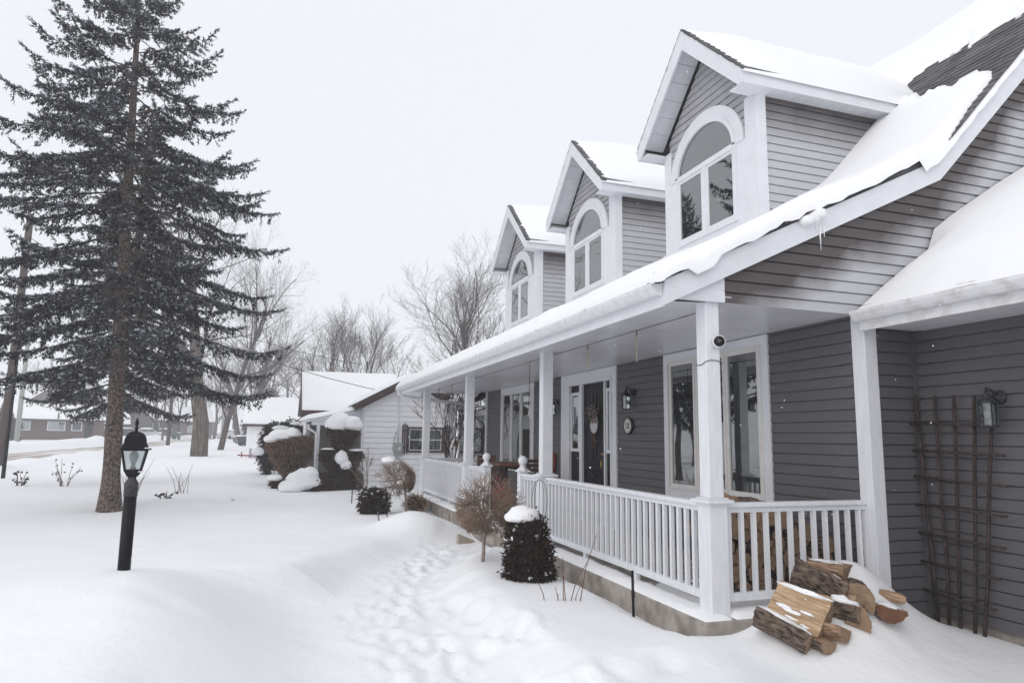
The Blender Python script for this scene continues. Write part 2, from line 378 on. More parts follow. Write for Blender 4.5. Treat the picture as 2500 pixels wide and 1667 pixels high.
def ground(x, y):
    g = base_ground(x, y)
    r = math.hypot(x, y)
    # undulation
    if r < 60:
        g += .05*mn.noise((x*.35, y*.35, 0))*ss(60, 30, r)+.028*mn.noise((x*1.1, y*1.1, 4))*ss(40, 15, r)
    else: g += .10*mn.noise((x*.12, y*.12, 3))
    if -2.5 < x < 18 or y < 20:
        pass
    if r < 14 and x < 7: g += .010*mn.noise((x*2.2, y*5.5, 11))+.005*mn.noise((x*7, y*9, 12))
    # yard to the left of the path lies deeper in snow
    if r < 22:
        yard = ss(1.6, .3, x-max(0, (y-8)*.42))*ss(12.5, 7.5, r)
        g += .22*yard
        g += bump(x, y, -1.15, 6.2, 1.5, 1.1, .36, .3)        # drift that buries the foot of the lamp post
        g += bump(x, y, -.3, 5.2, .8, .7, .07, .2)
        g += bump(x, y, -2.6, 3.4, 1.2, 1.6, .06)
        g += bump(x, y, -1.0, 3.9, .55, .35, .05, .4)-bump(x, y, -.55, 4.55, .12, .10, .04)-bump(x, y, -.72, 5.7, .13, .12, .05)
        g += 0
        # bed between path and porch
        bed = ss(1.45, 2.2, x-max(0, (y-8)*.5))*ss(3.75, 3.0, x)*ss(11.3, 9.6, y)*ss(1.5, 4.5, y)
        g += .10*bed
        g += bump(x, y, 2.3, 9.0, .5, .7, .08)
        g += bump(x, y, 2.35, 12.7, .45, .55, .34, .3)          # shovelled heap beside the far end of the path
        g += bump(x, y, 2.9, 14.0, .35, .9, .12, .2)
        g += bump(x, y, 4.80, 4.98, .52, .24, .62)              # heap under the firewood
        g += bump(x, y, 4.55, 4.6, .55, .32, .16)
        g += .02*mn.noise((x*5, y*5, 9))*ss(1.2, .3, math.hypot(x-4.6, y-4.8))
        g += bump(x, y, 3.4, 4.9, .55, .4, .07)
        g -= .15*ss(2., 5.5, x)*ss(4.4, 2., y)
        # melt gap along the slab
        if y > 5.0 and x > 3.0: g -= .085*ss(3.12, 3.5, x)*ss(17.5, 15.5, y)
        d = seg_dist(x, y, PATH)
        w = .62 if y < 8 else .5
        left = x < 1.0+max(0, (y-8)*.42)
        w2 = (1.45 if y < 8.2 else .6) if left else .7
        k = ss(w+w2, w*.75, d)
        if k > 0 and y < 12.5:
            pz = -.33
            g = g*(1-k)+pz*k
            if k > .3: g += (.014*mn.noise((x*3, y*3, 1))+.010*mn.noise((x*11, y*9, 5)))*k
        if .2 < x < 3.6 and 2.4 < y < 12.4:
            for px, py, a, dep in PRINTS:
                dx, dy = x-px, y-py
                if abs(dx) < .3 and abs(dy) < .3:
                    c, s_ = math.cos(a), math.sin(a)
                    sc_ = .62+22*dep; u = (dx*c+dy*s_)/(.055*sc_); v = (-dx*s_+dy*c)/(.12*sc_)
                    q = u*u+v*v
                    if q < 9: g += dep*(-math.exp(-.5*q)+.55*math.exp(-.5*(math.sqrt(q)-1.9)**2/.16))
        # little hollows at trunks and posts
        g -= bump(x, y, -3.56, 17.65, .5, .5, .10)
    # spruce drift
    g += bump(x, y, -2.2, 18.6, 1.6, .8, .08)
    # road cut and banks
    if x < -5:
        d = seg_dist(x, y, ROAD)
        g += .30*math.exp(-((d-4.3)/1.0)**2)*(1+.9*mn.noise((x*.5, y*.5, 7)))*(1 if x > -14 else 1.9)
        g -= .12*ss(3.6, 2.6, d)
    if 4.2 < x < 9 and 18.8 < y < 24: g = min(g, -.15)
    return g
def axis_lines(segs):
    out = [segs[0][0]]
    for a, b, st in segs:
        n = max(1, round((b-a)/st)); out += [a+(b-a)*(i+1)/n for i in range(n)]
    return out
GX = axis_lines([(-260, -60, 12), (-60, -24, 2.5), (-24, -8, .6), (-8, -2.5, .28), (-2.5, .2, .09), (.2, 2.4, .045), (2.4, 6.6, .075), (6.6, 14, .8), (14, 60, 6), (60, 260, 20)])
GY = axis_lines([(-60, -6, 6), (-6, 2.5, .45), (2.5, 8.0, .06), (8.0, 13, .065), (13, 26, .22), (26, 60, .8), (60, 120, 2.5), (120, 330, 12)])
def build_ground():
    nx, ny = len(GX), len(GY)
    V = np.zeros((nx*ny, 3), dtype=np.float32); k = 0
    for y in GY:
        for x in GX:
            V[k] = (x, y, ground(x, y)); k += 1
    i = np.arange(nx-1)[None, :]; j = np.arange(ny-1)[:, None]
    a = (j*nx+i).ravel()
    F = np.stack([a, a+1, a+nx+1, a+nx], 1)
    o = link_mesh('ground', np_mesh('ground', V, F, True), snow)
    tag(o, 'deep white snow covering the yard and lawns', kind='structure')
build_ground()

# road
def build_road():
    V = []; F = []
    pts = []
    for (x0, y0), (x1, y1) in zip(ROAD[:-1], ROAD[1:]):
        n = max(2, int(math.hypot(x1-x0, y1-y0)/1.5))
        pts += [(x0+(x1-x0)*i/n, y0+(y1-y0)*i/n) for i in range(n)]
    W = [-2.5, -1.5, -.5, .5, 1.5, 2.5]
    for x, y in pts:
        for w in W: V.append((x+w, y, base_ground(x, y)-.12+.075))
    m = len(W)
    for i in range(len(pts)-1):
        for k in range(m-1): F.append((i*m+k, i*m+k+1, (i+1)*m+k+1, (i+1)*m+k))
    rm = bpy.data.materials.new('slushy_road'); rm.use_nodes = True; N, L = nt(rm); b = N['Principled BSDF']; b.inputs['Roughness'].default_value = .7
    geo = N.new('ShaderNodeNewGeometry'); mp = N.new('ShaderNodeMapping'); mp.inputs['Scale'].default_value = (2.2, .12, 1); L.new(geo.outputs['Position'], mp.inputs[0])
    no = N.new('ShaderNodeTexNoise'); no.inputs['Scale'].default_value = 1.; no.inputs['Detail'].default_value = 5; L.new(mp.outputs[0], no.inputs[0])
    rp = N.new('ShaderNodeValToRGB'); rp.color_ramp.elements[0].position = .42; rp.color_ramp.elements[1].position = .56
    rp.color_ramp.elements[0].color = (.32, .27, .23, 1); rp.color_ramp.elements[1].color = (.72, .70, .69, 1)
    L.new(no.outputs[0], rp.inputs[0]); L.new(rp.outputs[0], b.inputs['Base Color'])
    o = link_mesh('road', np_mesh('road', V, F, True), rm)
    tag(o, 'slushy brown tracked street crossing behind the snowbanks', kind='structure')
build_road()

# ------------------------------------------------------------------ MAIN HOUSE
XW, XP, YG = 5.49, 3.632, 5.25
house = empty('grey_house', (0, 0, 0), 'large grey clapboard house with white porch and three snowy dormers', 'house')
H = house
# --- porch wall with openings (Y ranges)
W1 = (6.65, 9.0, .70, 2.79); DR = (10.55, 13.0, .0, 2.79); W2 = (14.65, 17.12, .72, 2.79)
for rs in (((5.40, 6.65, -.02, 2.8), (6.65, 9.0, -.02, .70), (9.0, 10.55, -.02, 2.8)), ((13.0, 14.65, -.02, 2.8), (14.65, 17.12, -.02, .72), (17.12, 18.4, -.02, 2.8))):
    part('porch_wall', sid_porch, H, lambda b: [siding(b, (XW, 0, 0), (0,1,0), (-1,0,0), rect(*r)) for r in rs])
def f(b):   # gable facing the camera
    siding(b, (0, YG, 0), (1,0,0), (0,-1,0), [(3.84, 2.78), (6.605, 2.78), (6.605, 4.40), (3.84, 3.03)])
    siding(b, (0, YG, 0), (1,0,0), (0,-1,0), [(6.605, 2.78), (10.35, 2.78), (10.35, 8.1), (6.605, 4.40)])
    siding(b, (0, YG, 0), (1,0,0), (0,-1,0), [(10.35, 2.78), (15.9, 2.78), (10.35, 8.1)])
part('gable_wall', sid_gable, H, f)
part('lower_gable_wall', sid_porch, H, lambda b: siding(b, (0, YG, 0), (1,0,0), (0,-1,0), rect(5.63, 6.13, -.12, 2.78)))
def f(b):
    siding(b, (6.12, 0, 0), (0,1,0), (-1,0,0), rect(-4, 5.20, -.12, 2.66))
part('garage_wall', sid_porch, H, f)
part('corner_trim', mat('dark_grey_trim', (.085, .08, .09), rough=.6, var=.1), H, lambda b: b.box((6.085, 5.19, -.12), (6.115, 5.235, 2.64)))
for lo, hi in (((6.14, -4, -.8), (6.5, 5.2, -.12)), ((5.3, 5.28, -.8), (6.5, 5.6, -.12)), ((5.6, 18.3, -.8), (15.9, 18.45, 0))):
    part('foundation', concrete, H, lambda b: b.box(lo, hi))
part('back_wall', sid_porch, H, lambda b: (b.box((15.8, 5.3, -.5), (15.9, 18.4, 2.8)), b.box((5.6, 18.30, 0), (15.8, 18.40, 2.8))))
# far gable
part('far_gable_wall', sid_front, H, lambda b: (b.prism([(3.9, 19.4, 2.82), (15.6, 19.4, 2.82), (10.35, 19.4, 8.1), (6.6, 19.4, 4.42)], (0, .06, 0))))
# --- slab
def f(b):
    b.box((3.47, 5.12, -.30), (5.55, 18.8, -.012))
    b.box((3.55, 5.18, -.7), (5.55, 18.75, -.30))
part('porch_slab', concrete, H, f, bevel=.012)
def sheet_snow(name, x0, x1, y0, y1, z, t, parent, step=.06, seed=0, edge=.12, thr=None):
    nx = max(2, int((x1-x0)/step)); ny = max(2, int((y1-y0)/step)); V = []; F = []
    for j in range(ny+1):
        for i in range(nx+1):
            x = x0+(x1-x0)*i/nx; y = y0+(y1-y0)*j/ny
            e = min(i, nx-i)*(x1-x0)/nx; e2 = min(j, ny-j)*(y1-y0)/ny
            k = math.sqrt(max(0, min(1, min(e, e2)/edge)))
            tt = t*k*(1+.5*mn.noise((x*2.2, y*2.2, seed)))+(.012*mn.noise((x*9, y*9, seed)))*k
            if thr is not None: tt -= thr*max(0, mn.noise((x*1.3, y*.7, seed+3))+.25)
            V.append((x, y, z+tt if k > 0 else z-.01))
    for j in range(ny):
        for i in range(nx): a = j*(nx+1)+i; F.append((a, a+1, a+nx+2, a+nx+1))
    o = ORG[parent.name]; V = np.array(V)-np.array(o)
    return link_mesh(name, np_mesh(name, V, F, True), roofsnow, parent)
sheet_snow('slab_snow', 3.48, 3.80, 5.14, 18.7, -.012, .035, H, .05, 1, .03)
sheet_snow('slab_snow', 3.80, 5.46, 5.14, 6.6, -.012, .035, H, .06, 2, .05)
sheet_snow('slab_snow', 3.80, 4.5, 13.2, 18.6, -.012, .03, H, .08, 4, .08)
# --- ceiling of vinyl strips
def f(b):
    y = 5.3; k = 0
    while y < 18.4:
        b.box((3.93, y, 2.80), (5.478, y+.118, 2.83)); y += .127; k += 1
    b.box((3.93, 5.29, 2.807), (5.478, 18.55, 2.85))
    b.box((3.20, 5.24, 2.795), (3.921, 19.58, 2.84))
    b.box((3.93, 18.42, 2.795), (5.6, 19.58, 2.84))
part('porch_ceiling', ceil_m, H, f)
# --- gable/rake trim
def f(b):   # rake fascia nearly flush with the gable
    b.prism([(3.17, 5.22, 2.70), (3.17, 5.22, 2.925), (6.55, 5.22, 4.545), (6.615, 5.22, 4.345)], (0, -.045, 0))
    b.prism([(6.615, 5.22, 4.345), (6.55, 5.22, 4.545), (10.35, 5.22, 8.46), (10.35, 5.22, 8.07)], (0, -.045, 0))
    b.prism([(10.35, 5.22, 8.07), (10.35, 5.22, 8.46), (16.2, 5.22, 2.63), (15.9, 5.22, 2.6)], (0, -.045, 0))
part('rake_fascia', white, H, f)
def f(b):   # corner panel above the near post
    b.prism([(3.20, 5.235, 2.782), (3.845, 5.235, 2.782), (3.845, 5.235, 3.02), (3.20, 5.235, 2.76)], (0, .05, 0))
part('porch_end_panel', white, H, f)
part('eave_fascia', white, H, lambda b: b.box((3.165, 5.22, 2.69), (3.195, 19.6, 2.88)))
def gutter(b, x, y0, y1, z, w=.12, h=.105):
    """K profile, opening up, outer side to -x"""
    prof = [(x, z), (x, z-h), (x-w*.55, z-h), (x-w*.75, z-h*.75), (x-w*.98, z-h*.30), (x-w, z)]
    inner = [(x-w+.008, z), (x-w*.98+.012, z-h*.28), (x-w*.74+.008, z-h*.7), (x-w*.55+.004, z-h+.01), (x-.01, z-h+.01), (x-.01, z)]
    b.prism([(px, y0, pz) for px, pz in prof+inner], (0, y1-y0, 0))
    b.prism([(px, y0-.006, pz) for px, pz in prof], (0, .005, 0)); b.prism([(px, y1+.001, pz) for px, pz in prof], (0, .005, 0))
part('porch_gutter', gutter_m, H, lambda b: gutter(b, 3.163, 5.22, 19.6, 2.895))
part('gutter_strap', blackm, H, lambda b: [b.box((3.04, yy, 2.893), (3.10, yy+.02, 2.90)) for yy in (5.24, 6.6, 8.1, 9.4, 11, 12.6, 14.4)])
def f(b): b.tube([(3.10, 19.3, 2.79), (3.10, 19.3, 2.70), (3.30, 19.2, 2.62), (5.0, 18.75, 2.45)], .045, 8)
part('downspout', gutter_m, H, f)
# --- roof decks (shingle courses as real steps)
def roof_deck(b, p0, p1, y0, y1, course=.14, thick=.03):
    """p0,p1 (x,z) low->high ; stepped courses"""
    x0, z0 = p0; x1, z1 = p1; L = math.hypot(x1-x0, z1-z0); n = max(1, int(L/course)); ux, uz = (x1-x0)/L, (z1-z0)/L; nx_, nz_ = -uz, ux
    for i in range(n):
        a = i*L/n; c = (i+1)*L/n+.01
        q = [(a, 0), (c, -.002), (c, .004), (a, .016)]
        b.prism([(x0+ux*s_+nx_*t, y0, z0+uz*s_+nz_*t) for s_, t in q], (0, y1-y0, 0))
    b.prism([(x0, y0+.01, z0-.001), (x1, y0+.01, z1-.001), (x1-nx_*thick, y0+.01, z1-nz_*thick), (x0-nx_*thick, y0+.01, z0-nz_*thick)], (0, y1-y0-.02, 0))
EA = (3.14, 2.925); BE = (6.55, 4.585); RI = (10.35, 8.52)
def f(b):
    roof_deck(b, EA, BE, 5.185, 19.62); roof_deck(b, BE, RI, 5.165, 19.62)
    b.prism([(10.34, 5.165, 8.53), (16.3, 5.165, 2.60), (16.3, 5.165, 2.56), (10.34, 5.165, 8.49)], (0, 14.45, 0))
part('roof', shingle, H, f)
part('ridge_cap', shingle, H, lambda b: [b.prism([(10.22, 5.16+k*.3, 8.42), (10.35, 5.16+k*.3, 8.575), (10.48, 5.16+k*.3, 8.42)], (0, .31, 0)) for k in range(48)])
# --- main roof snow
def roof_z(x): return EA[1]+(x-EA[0])*(BE[1]-EA[1])/(BE[0]-EA[0]) if x < BE[0] else BE[1]+(x-BE[0])*(RI[1]-BE[1])/(RI[0]-BE[0])
def n2(x, y, s=1., k=0): return mn.noise((x*s, y*s, k))
def build_roof_snow():
    xs = [3.052]+axis_lines([(3.056, 3.3, .035), (3.3, 6.9, .09), (6.9, 10.34, .10)])
    ys = [5.128]+axis_lines([(5.131, 5.30, .018), (5.30, 7.2, .045), (7.2, 19.55, .14)])
    V = []
    for y in ys:
        for x in xs:
            xx = max(x, EA[0])
            steep = ss(6.3, 7.1, x)
            t = .17+.05*n2(x, y, .9)+.02*n2(x, y, 3, 2)
            t += .06*ss(5.6, 6.5, x)*ss(7.4, 6.6, x)        # snow collects at the knee
            t = t*(1-steep)+(.14+.04*n2(x, y, 1.2, 5))*steep
            # eave edge rounding
            t *= math.sqrt(ss(3.02, 3.26, x)) if x < 3.3 else 1
            # rake edge: overhanging lumps on the low pitch, thin on the steep pitch
            dy = y-5.128+.012*n2(x, 0, 3.1, 9)+.012*n2(x, 0, 11, 3)
            bare = .02+.13*ss(6.6, 7.4, x)
            if x < 6.35: bare = -.022+.11*max(0, n2(x, 1, 1.7, 8)-.22)
            t *= math.sqrt(max(0, min(1, (dy-bare)/.13)))
            if dy-bare <= 0.0: t = -.03
            elif x < 6.6: t = max(t, .05)
            # bare patch of shingles blown clear on the steep pitch
            if x > 7.5:
                s_ = (x-7.85)/1.5; lo = 5.15; hi = 5.25+1.55*ss(0, 1.0, s_)+ (.9 if x > 8.6 else .9*ss(7.8, 8.6, x))
                px = x+.18*n2(x, y, 2.3, 4)+.10*n2(x*.3, y, 8, 6); py = y+.28*n2(x, y, 1.6, 7)
                top = 9.15-.05*(py-5.2)
                inx = min(ss(7.75+.28*max(0, py-5.6), 7.87+.28*max(0, py-5.6), px), ss(top+.12, top, px))
                iny = ss(7.6, 7.35, py)
                k = inx*iny
                if k > .02: t = t*(1-k)-.04*k
            # shovelled-in hollow under dormer side stays full; blocked inside dormers
            hang = 0
            z = roof_z(xx)+t+.012-(.035*ss(3.2, 3.05, x))
            yy = y
            if y < 5.17 and 3.3 < x < 6.45:
                z -= .012*ss(5.19, 5.13, y)
            if y < 5.129: z -= .066+.030*n2(x, 3, 7, 5)
            if x < 3.054: z = 2.885
            V.append((x, yy, z))
    nx, ny = len(xs), len(ys)
    i = np.arange(nx-1)[None, :]; j = np.arange(ny-1)[:, None]; a = (j*nx+i).ravel()
    F = np.stack([a, a+1, a+nx+1, a+nx], 1)
    link_mesh('roof_snow', np_mesh('roof_snow', np.array(V), F, True), roofsnow, H)
build_roof_snow()
def lump_chain(b, rr, p, q, n, r0, r1, zj=.03, flat=.7):
    p = Vector(p); q = Vector(q)
    for i in range(n):
        t = (i+rr.random()*.8)/n; c = p.lerp(q, t)+Vector((rr.uniform(-.02, .02), rr.uniform(-.02, .02), rr.uniform(-zj, zj)))
        r = rr.uniform(r0, r1)
        V = []; F = []; nn, mm = 10, 7
        for a in range(mm+1):
            for k in range(nn):
                th = math.pi*a/mm; ph = 2*math.pi*k/nn
                d = Vector((math.sin(th)*math.cos(ph), math.sin(th)*math.sin(ph), math.cos(th)*flat))
                V.append(c+d*r*(1+.28*mn.noise(tuple((c+d)*2.3))))
        for a in range(mm):
            for k in range(nn): F.append((a*nn+k, (a+1)*nn+k, (a+1)*nn+(k+1) % nn, a*nn+(k+1) % nn))
        b.add(V, F, True)
rr = random.Random(3)
def f(b):
    lump_chain(b, rr, (4.74, 5.16, 3.64), (4.92, 5.16, 3.74), 6, .06, .09)
    lump_chain(b, rr, (3.12, 5.24, 2.98), (3.35, 5.24, 3.08), 6, .05, .08)
part('edge_snow', roofsnow, H, f)
part('icicle', roofsnow, H, lambda b: [b.tube([(4.93+dx, 5.17, 3.62), (4.935+dx, 5.17, 3.62-l)], [.012, .002], 5) for dx, l in ((0, .24), (.05, .10), (-.04, .07))])

# --- dormers
def dormer(y0, y1):
    yc = (y0+y1)/2; hw = (y1-y0)/2; XD = 5.79; xo = 5.37
    zs = 6.09; ztop = 7.66; oh = .25
    slope = (ztop-6.30)/(hw+oh+.01)
    d = MB()
    if True:   # front gable siding
        zt = lambda y: ztop-.33-abs(y-yc)*slope
        siding(d, (XD, 0, 0), (0,1,0), (-1,0,0), [(y0+.1, 5.55), (y1-.1, 5.55), (y1-.1, zt(y1-.1)+.02), (yc, zt(yc)+.02), (y0+.1, zt(y0+.1)+.02)], z0=4.2)
    root = d.build('dormer', sid_front, H)
    for yy, nn in ((y0, -1), (y1, 1)):          # cheeks run back into the roof
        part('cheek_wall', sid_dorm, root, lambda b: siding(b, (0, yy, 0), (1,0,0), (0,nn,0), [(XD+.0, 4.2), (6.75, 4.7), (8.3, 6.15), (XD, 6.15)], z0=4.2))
    part('corner_board', white, root, lambda b: b.box((XD-.035, y0-.03, 4.1), (XD+.12, y0+.22, 6.16)), bevel=.004)
    part('corner_board', white, root, lambda b: b.box((XD-.035, y1-.16, 4.1), (XD+.12, y1+.03, 6.16)), bevel=.004)
    wy0, wy1 = yc+.04-.75, yc+.04+.75; wz0, wzs = 4.50, 5.60; wc = (wy0+wy1)/2
    def f(b):   # lower panel around the window + sill band
        b.box((XD-.030, y0+.22, 4.1), (XD-.002, y1-.16, wz0)); b.box((XD-.030, y0+.22, wz0), (XD-.002, wy0, wzs)); b.box((XD-.030, wy1, wz0), (XD-.002, y1-.16, wzs))
    part('window_panel', white, root, f)
    def arch(b, r0, r1, z, e0, e1, x0, x1, n=28):
        V = []
        for i in range(n+1):
            a = math.pi*i/n
            for r, e in ((r0, e0), (r1, e1)):
                for x in (x0, x1): V.append((x, wc+r*math.cos(a), z+e*math.sin(a)))
        F = []
        for i in range(n):
            k = i*4; m_ = k+4
            F += [(k, m_, m_+1, k+1), (k+2, k+3, m_+3, m_+2), (k, k+2, m_+2, m_), (k+1, m_+1, m_+3, k+3)]
        F += [(0, 1, 3, 2), (n*4, n*4+2, n*4+3, n*4+1)]
        b.add(V, F)
    part('arch_trim', white, root, lambda b: arch(b, .755, .92, wzs, .66, .82, XD-.045, XD))
    def f(b):
        arch(b, .69, .755, wzs, .595, .66, XD-.065, XD+.0)
        b.box((XD-.065, wy0, wzs-.05), (XD, wy1, wzs+.025)); b.box((XD-.058, wy0, wz0), (XD, wy0+.05, wzs-.05)); b.box((XD-.058, wy1-.05, wz0), (XD, wy1, wzs-.05))
        b.box((XD-.058, wy0+.05, wz0), (XD, wy1-.05, wz0+.06)); b.box((XD-.056, wc-.045, wz0+.06), (XD, wc+.045, wzs-.05))
        for a, c in ((wy0+.05, wc-.045), (wc+.045, wy1-.05)):
            for p, q in (((a, wz0+.06), (a+.045, wzs-.05)), ((c-.045, wz0+.06), (c, wzs-.05)), ((a+.045, wz0+.06), (c-.045, wz0+.105)), ((a+.045, wzs-.095), (c-.045, wzs-.05))):
                b.box((XD-.045, p[0], p[1]), (XD-.004, q[0], q[1]))
    part('window_frame', white, root, f)
    def f(b):
        n = 24; P = [(XD-.032, wc+.70*math.cos(math.pi*i/n), wzs+.02+.60*math.sin(math.pi*i/n)) for i in range(n+1)]
        b.prism(P, (.004, 0, 0)); b.box((XD-.030, wy0+.06, wz0+.07), (XD-.026, wc-.05, wzs-.06)); b.box((XD-.030, wc+.05, wz0+.07), (XD-.026, wy1-.06, wzs-.06))
    part('window_pane', glass, root, f)
    def f(b):
        b.box((XD-.004, wy0+.05, wz0+.05), (XD+.0, wy1-.05, wzs)); n = 24
        b.prism([(XD-.006, wc+.70*math.cos(math.pi*i/n), wzs+.62*math.sin(math.pi*i/n)) for i in range(n+1)], (.003, 0, 0))
    part('dark_backing', dark_in, root, f)  # flat dark sheet painted as the unlit room behind the glass
    def f(b):
        for a in (wc-.62, wc+.10):
            for k in range(5): b.box((XD-.014-.004*(k % 2), a+.02*k, wz0+.06), (XD-.010, a+.02*k+.018, wzs-.06))
    part('curtain', curtain, root, f)
    # roof: two slopes, soffit, fascia
    zr = lambda y: ztop-abs(y-yc)*slope
    ye = hw+oh; xb = 9.6
    def f(b):
        for s_ in (-1, 1):
            n = 12; L = ye
            for i in range(n):
                ya = ye-L*i/n; yb = ye-L*(i+1)/n-.005; za = ztop-ya*slope; zb = ztop-yb*slope
                b.prism([(xo, yc+s_*ya, za), (xo, yc+s_*ya, za+.022), (xo, yc+s_*yb, zb+.006), (xo, yc+s_*yb, zb)], (xb-xo, 0, 0))
            b.prism([(xo+.005, yc, ztop-.002), (xo+.005, yc+s_*(ye-.005), ztop-ye*slope-.002), (xo+.005, yc+s_*(ye-.005), ztop-ye*slope-.03), (xo+.005, yc, ztop-.03)], (xb-xo-.01, 0, 0))
    part('dormer_roof', shingle, root, f)
    dz = .20/math.cos(math.atan(slope))
    ze = ztop-ye*slope
    def f(b):
        for s_ in (-1, 1):
            b.prism([(xo+.004, yc, ztop-.032), (xo+.004, yc+s_*ye, ze-.032), (xo+.004, yc+s_*ye, ze-.20), (xo+.004, yc+s_*(ye-.09), ze-.20), (xo+.004, yc, ztop-.032-dz*1.05)], (.03, 0, 0))
            b.box((xo+.035, yc+s_*(ye-.004), ze-.20), (8.2, yc+s_*(ye-.03), ze-.034))
    part('fascia', white, root, f)
    def f(b):
        for s_ in (-1, 1):
            k = 0; y = ye-.12                      # rake soffit, panels with seams
            while y > .05:
                yb = max(.0, y-.20)
                b.prism([(xo+.034, yc+s_*y, ztop-y*slope-.14), (xo+.034, yc+s_*(yb+.008), ztop-(yb+.008)*slope-.14), (xo+.034, yc+s_*(yb+.008), ztop-(yb+.008)*slope-.125), (xo+.034, yc+s_*y, ztop-y*slope-.125)], (XD-.03-xo, 0, 0))
                y = yb
            b.prism([(xo+.034, yc, ztop-.12), (xo+.034, yc+s_*(ye-.1), ztop-(ye-.1)*slope-.12), (xo+.034, yc+s_*(ye-.1), ztop-(ye-.1)*slope-.105), (xo+.034, yc, ztop-.105)], (XD-.03-xo, 0, 0))
            x = XD-.06
            while x < 8.1:                          # side eave soffit
                b.box((x, yc+s_*(hw+.0), ze-.185), (x+.195, yc+s_*(ye-.032), ze-.17)); x += .203
            b.box((XD-.06, yc+s_*(hw+.0), ze-.178), (8.1, yc+s_*(ye-.032), ze-.165))
            b.box((xo+.035, yc+s_*(hw-.05), ze-.195), (XD-.062, yc+s_*(ye-.034), ze-.175))
    part('soffit', white, root, f)
    def f(b):       # snow on both slopes
        for s_ in (-1, 1):
            xs = axis_lines([(xo-.01, 6.2, .07), (6.2, xb, .17)]); rs = axis_lines([(0, ye+.03, .06)])
            V = []
            for yy in rs:
                for x in xs:
                    u = yy/ye
                    edge = .03+.40*(1-u)*ss(0, .3, 1-u)*.0
                    fx = (x-xo)-(.06+.10*abs(mn.noise((yy*9, y0, s_)))+.05*mn.noise((yy*25, y0, 2)))
                    t = .025+.085*ss(.05, .9, fx)
                    t *= math.sqrt(max(0, min(1, fx/.12))) if fx > 0 else 0
                    t *= math.sqrt(max(0., min(1, (ye+.02-yy)/.12)))
                    t *= (.75+.25*ss(0, .35, yy))
                    t += .02*mn.noise((x*2, yy*2, y0))*(1 if t > .02 else 0)
                    if t <= .002: t = -.04
                    V.append((x, yc+s_*yy, ztop-yy*slope+.014+t*1.25))
            nx, ny = len(xs), len(rs); F = []
            for j in range(ny-1):
                for i in range(nx-1): a = j*nx+i; F.append((a, a+1, a+nx+1, a+nx))
            b.add(V, F, True)
    part('dormer_snow', roofsnow, root, f)
    def f(b):       # drift filling the valley against both cheeks
        pass
    return root
dormer(7.07, 9.31); dormer(11.15, 13.47); dormer(15.30, 17.75)

# --- posts
def post(y0, y1):
    yc = (y0+y1)/2; hb = (y1-y0)/2; xc = XP+hb+.005
    b = MB(); b.box((xc-hb, y0, -.012), (xc+hb, y1, .93)); h = hb-.02
    b.box((xc-h, yc-h, 1.0), (xc+h, yc+h, 2.797))
    p = b.build('porch_post', paint, H, bevel=.006)
    part('collar', paint, p, lambda b: (b.box((xc-hb-.012, yc-hb-.012, .93), (xc+hb+.012, yc+hb+.012, .955)), b.box((xc-hb-.045, yc-hb-.045, .955), (xc+hb+.045, yc+hb+.045, .985)), b.box((xc-hb-.01, yc-hb-.01, .985), (xc+hb+.01, yc+hb+.01, 1.0))), bevel=.006)
for a, c in ((5.265, 5.455), (9.39, 9.59), (13.82, 14.03), (18.33, 18.55)): post(a, c)
part('corner_board', paint, H, lambda b: b.box((5.47, 5.225, -.012), (5.628, 5.39, 2.78)), bevel=.006)
# --- railings
bal_mesh = {}
def railing(p, q, z0=.10, z1=.93, bal=.128, feet=0):
    p = Vector(p); q = Vector(q); d = (q-p).normalized(); L = (q-p).length
    b = MB(); b.bar(p+Vector((0,0,z1-.045)), q+Vector((0,0,z1-.045)), .05, .045)
    r = b.build('railing', paint, H, bevel=.004)
    part('top_rail', paint, r, lambda b: b.bar(p+Vector((0,0,z1)), q+Vector((0,0,z1)), .105, .042), bevel=.008)
    part('bottom_rail', paint, r, lambda b: (b.bar(p+Vector((0,0,z0+.03)), q+Vector((0,0,z0+.03)), .055, .062), b.bar(p+Vector((0,0,z0+.004)), q+Vector((0,0,z0+.004)), .07, .022)), bevel=.004)
    for k in range(feet):
        c = p+d*L*(k+1)/(feet+1); part('rail_foot', paint, r, lambda b: b.box((c.x-.025, c.y-.025, -.01), (c.x+.025, c.y+.025, z0)))
    n = int(L/bal); me = None
    for i in range(n):
        c = p+d*((i+.5)*L/n)
        if me is None:
            bb = MB(); bb.box((c.x-.019, c.y-.019, z0+.06), (c.x+.019, c.y+.019, z1-.06)); me0 = bb.build('baluster', paint, r); me = me0.data; base = Vector(c)
        else:
            o = bpy.data.objects.new('baluster', me); o.location = c-base; o.parent = r; col.objects.link(o); ORG[o.name] = ORG[r.name]
XR = 3.735
railing((XR, 5.46, 0), (XR, 9.38, 0), feet=2)
railing((XR, 9.60, 0), (XR, 10.42, 0))
railing((XR, 12.62, 0), (XR, 13.81, 0))
railing((XR, 14.04, 0), (XR, 18.32, 0), feet=2)
railing((3.83, 5.36, 0), (5.47, 5.36, 0))
railing((3.85, 18.44, 0), (5.6, 18.44, 0))
for yn in (10.49, 12.55):
    x = XR; b = MB(); b.box((x-.07, yn-.07, -.012), (x+.07, yn+.07, .97)); nw = b.build('newel_post', paint, H, bevel=.005)
    part('newel_cap', paint, nw, lambda b: (b.box((x-.10, yn-.10, .97), (x+.10, yn+.10, .995)), b.lathe([(.12, 0), (.06, .05), (.045, .06)], (x, yn, .995), 4, smooth=False)), bevel=.004)
    part('ball_finial', paint, nw, lambda b: (b.lathe([(.045, 0), (.06, .02), (.03, .035)], (x, yn, 1.05), 14), b.ball((x, yn, 1.15), .078, 16)))

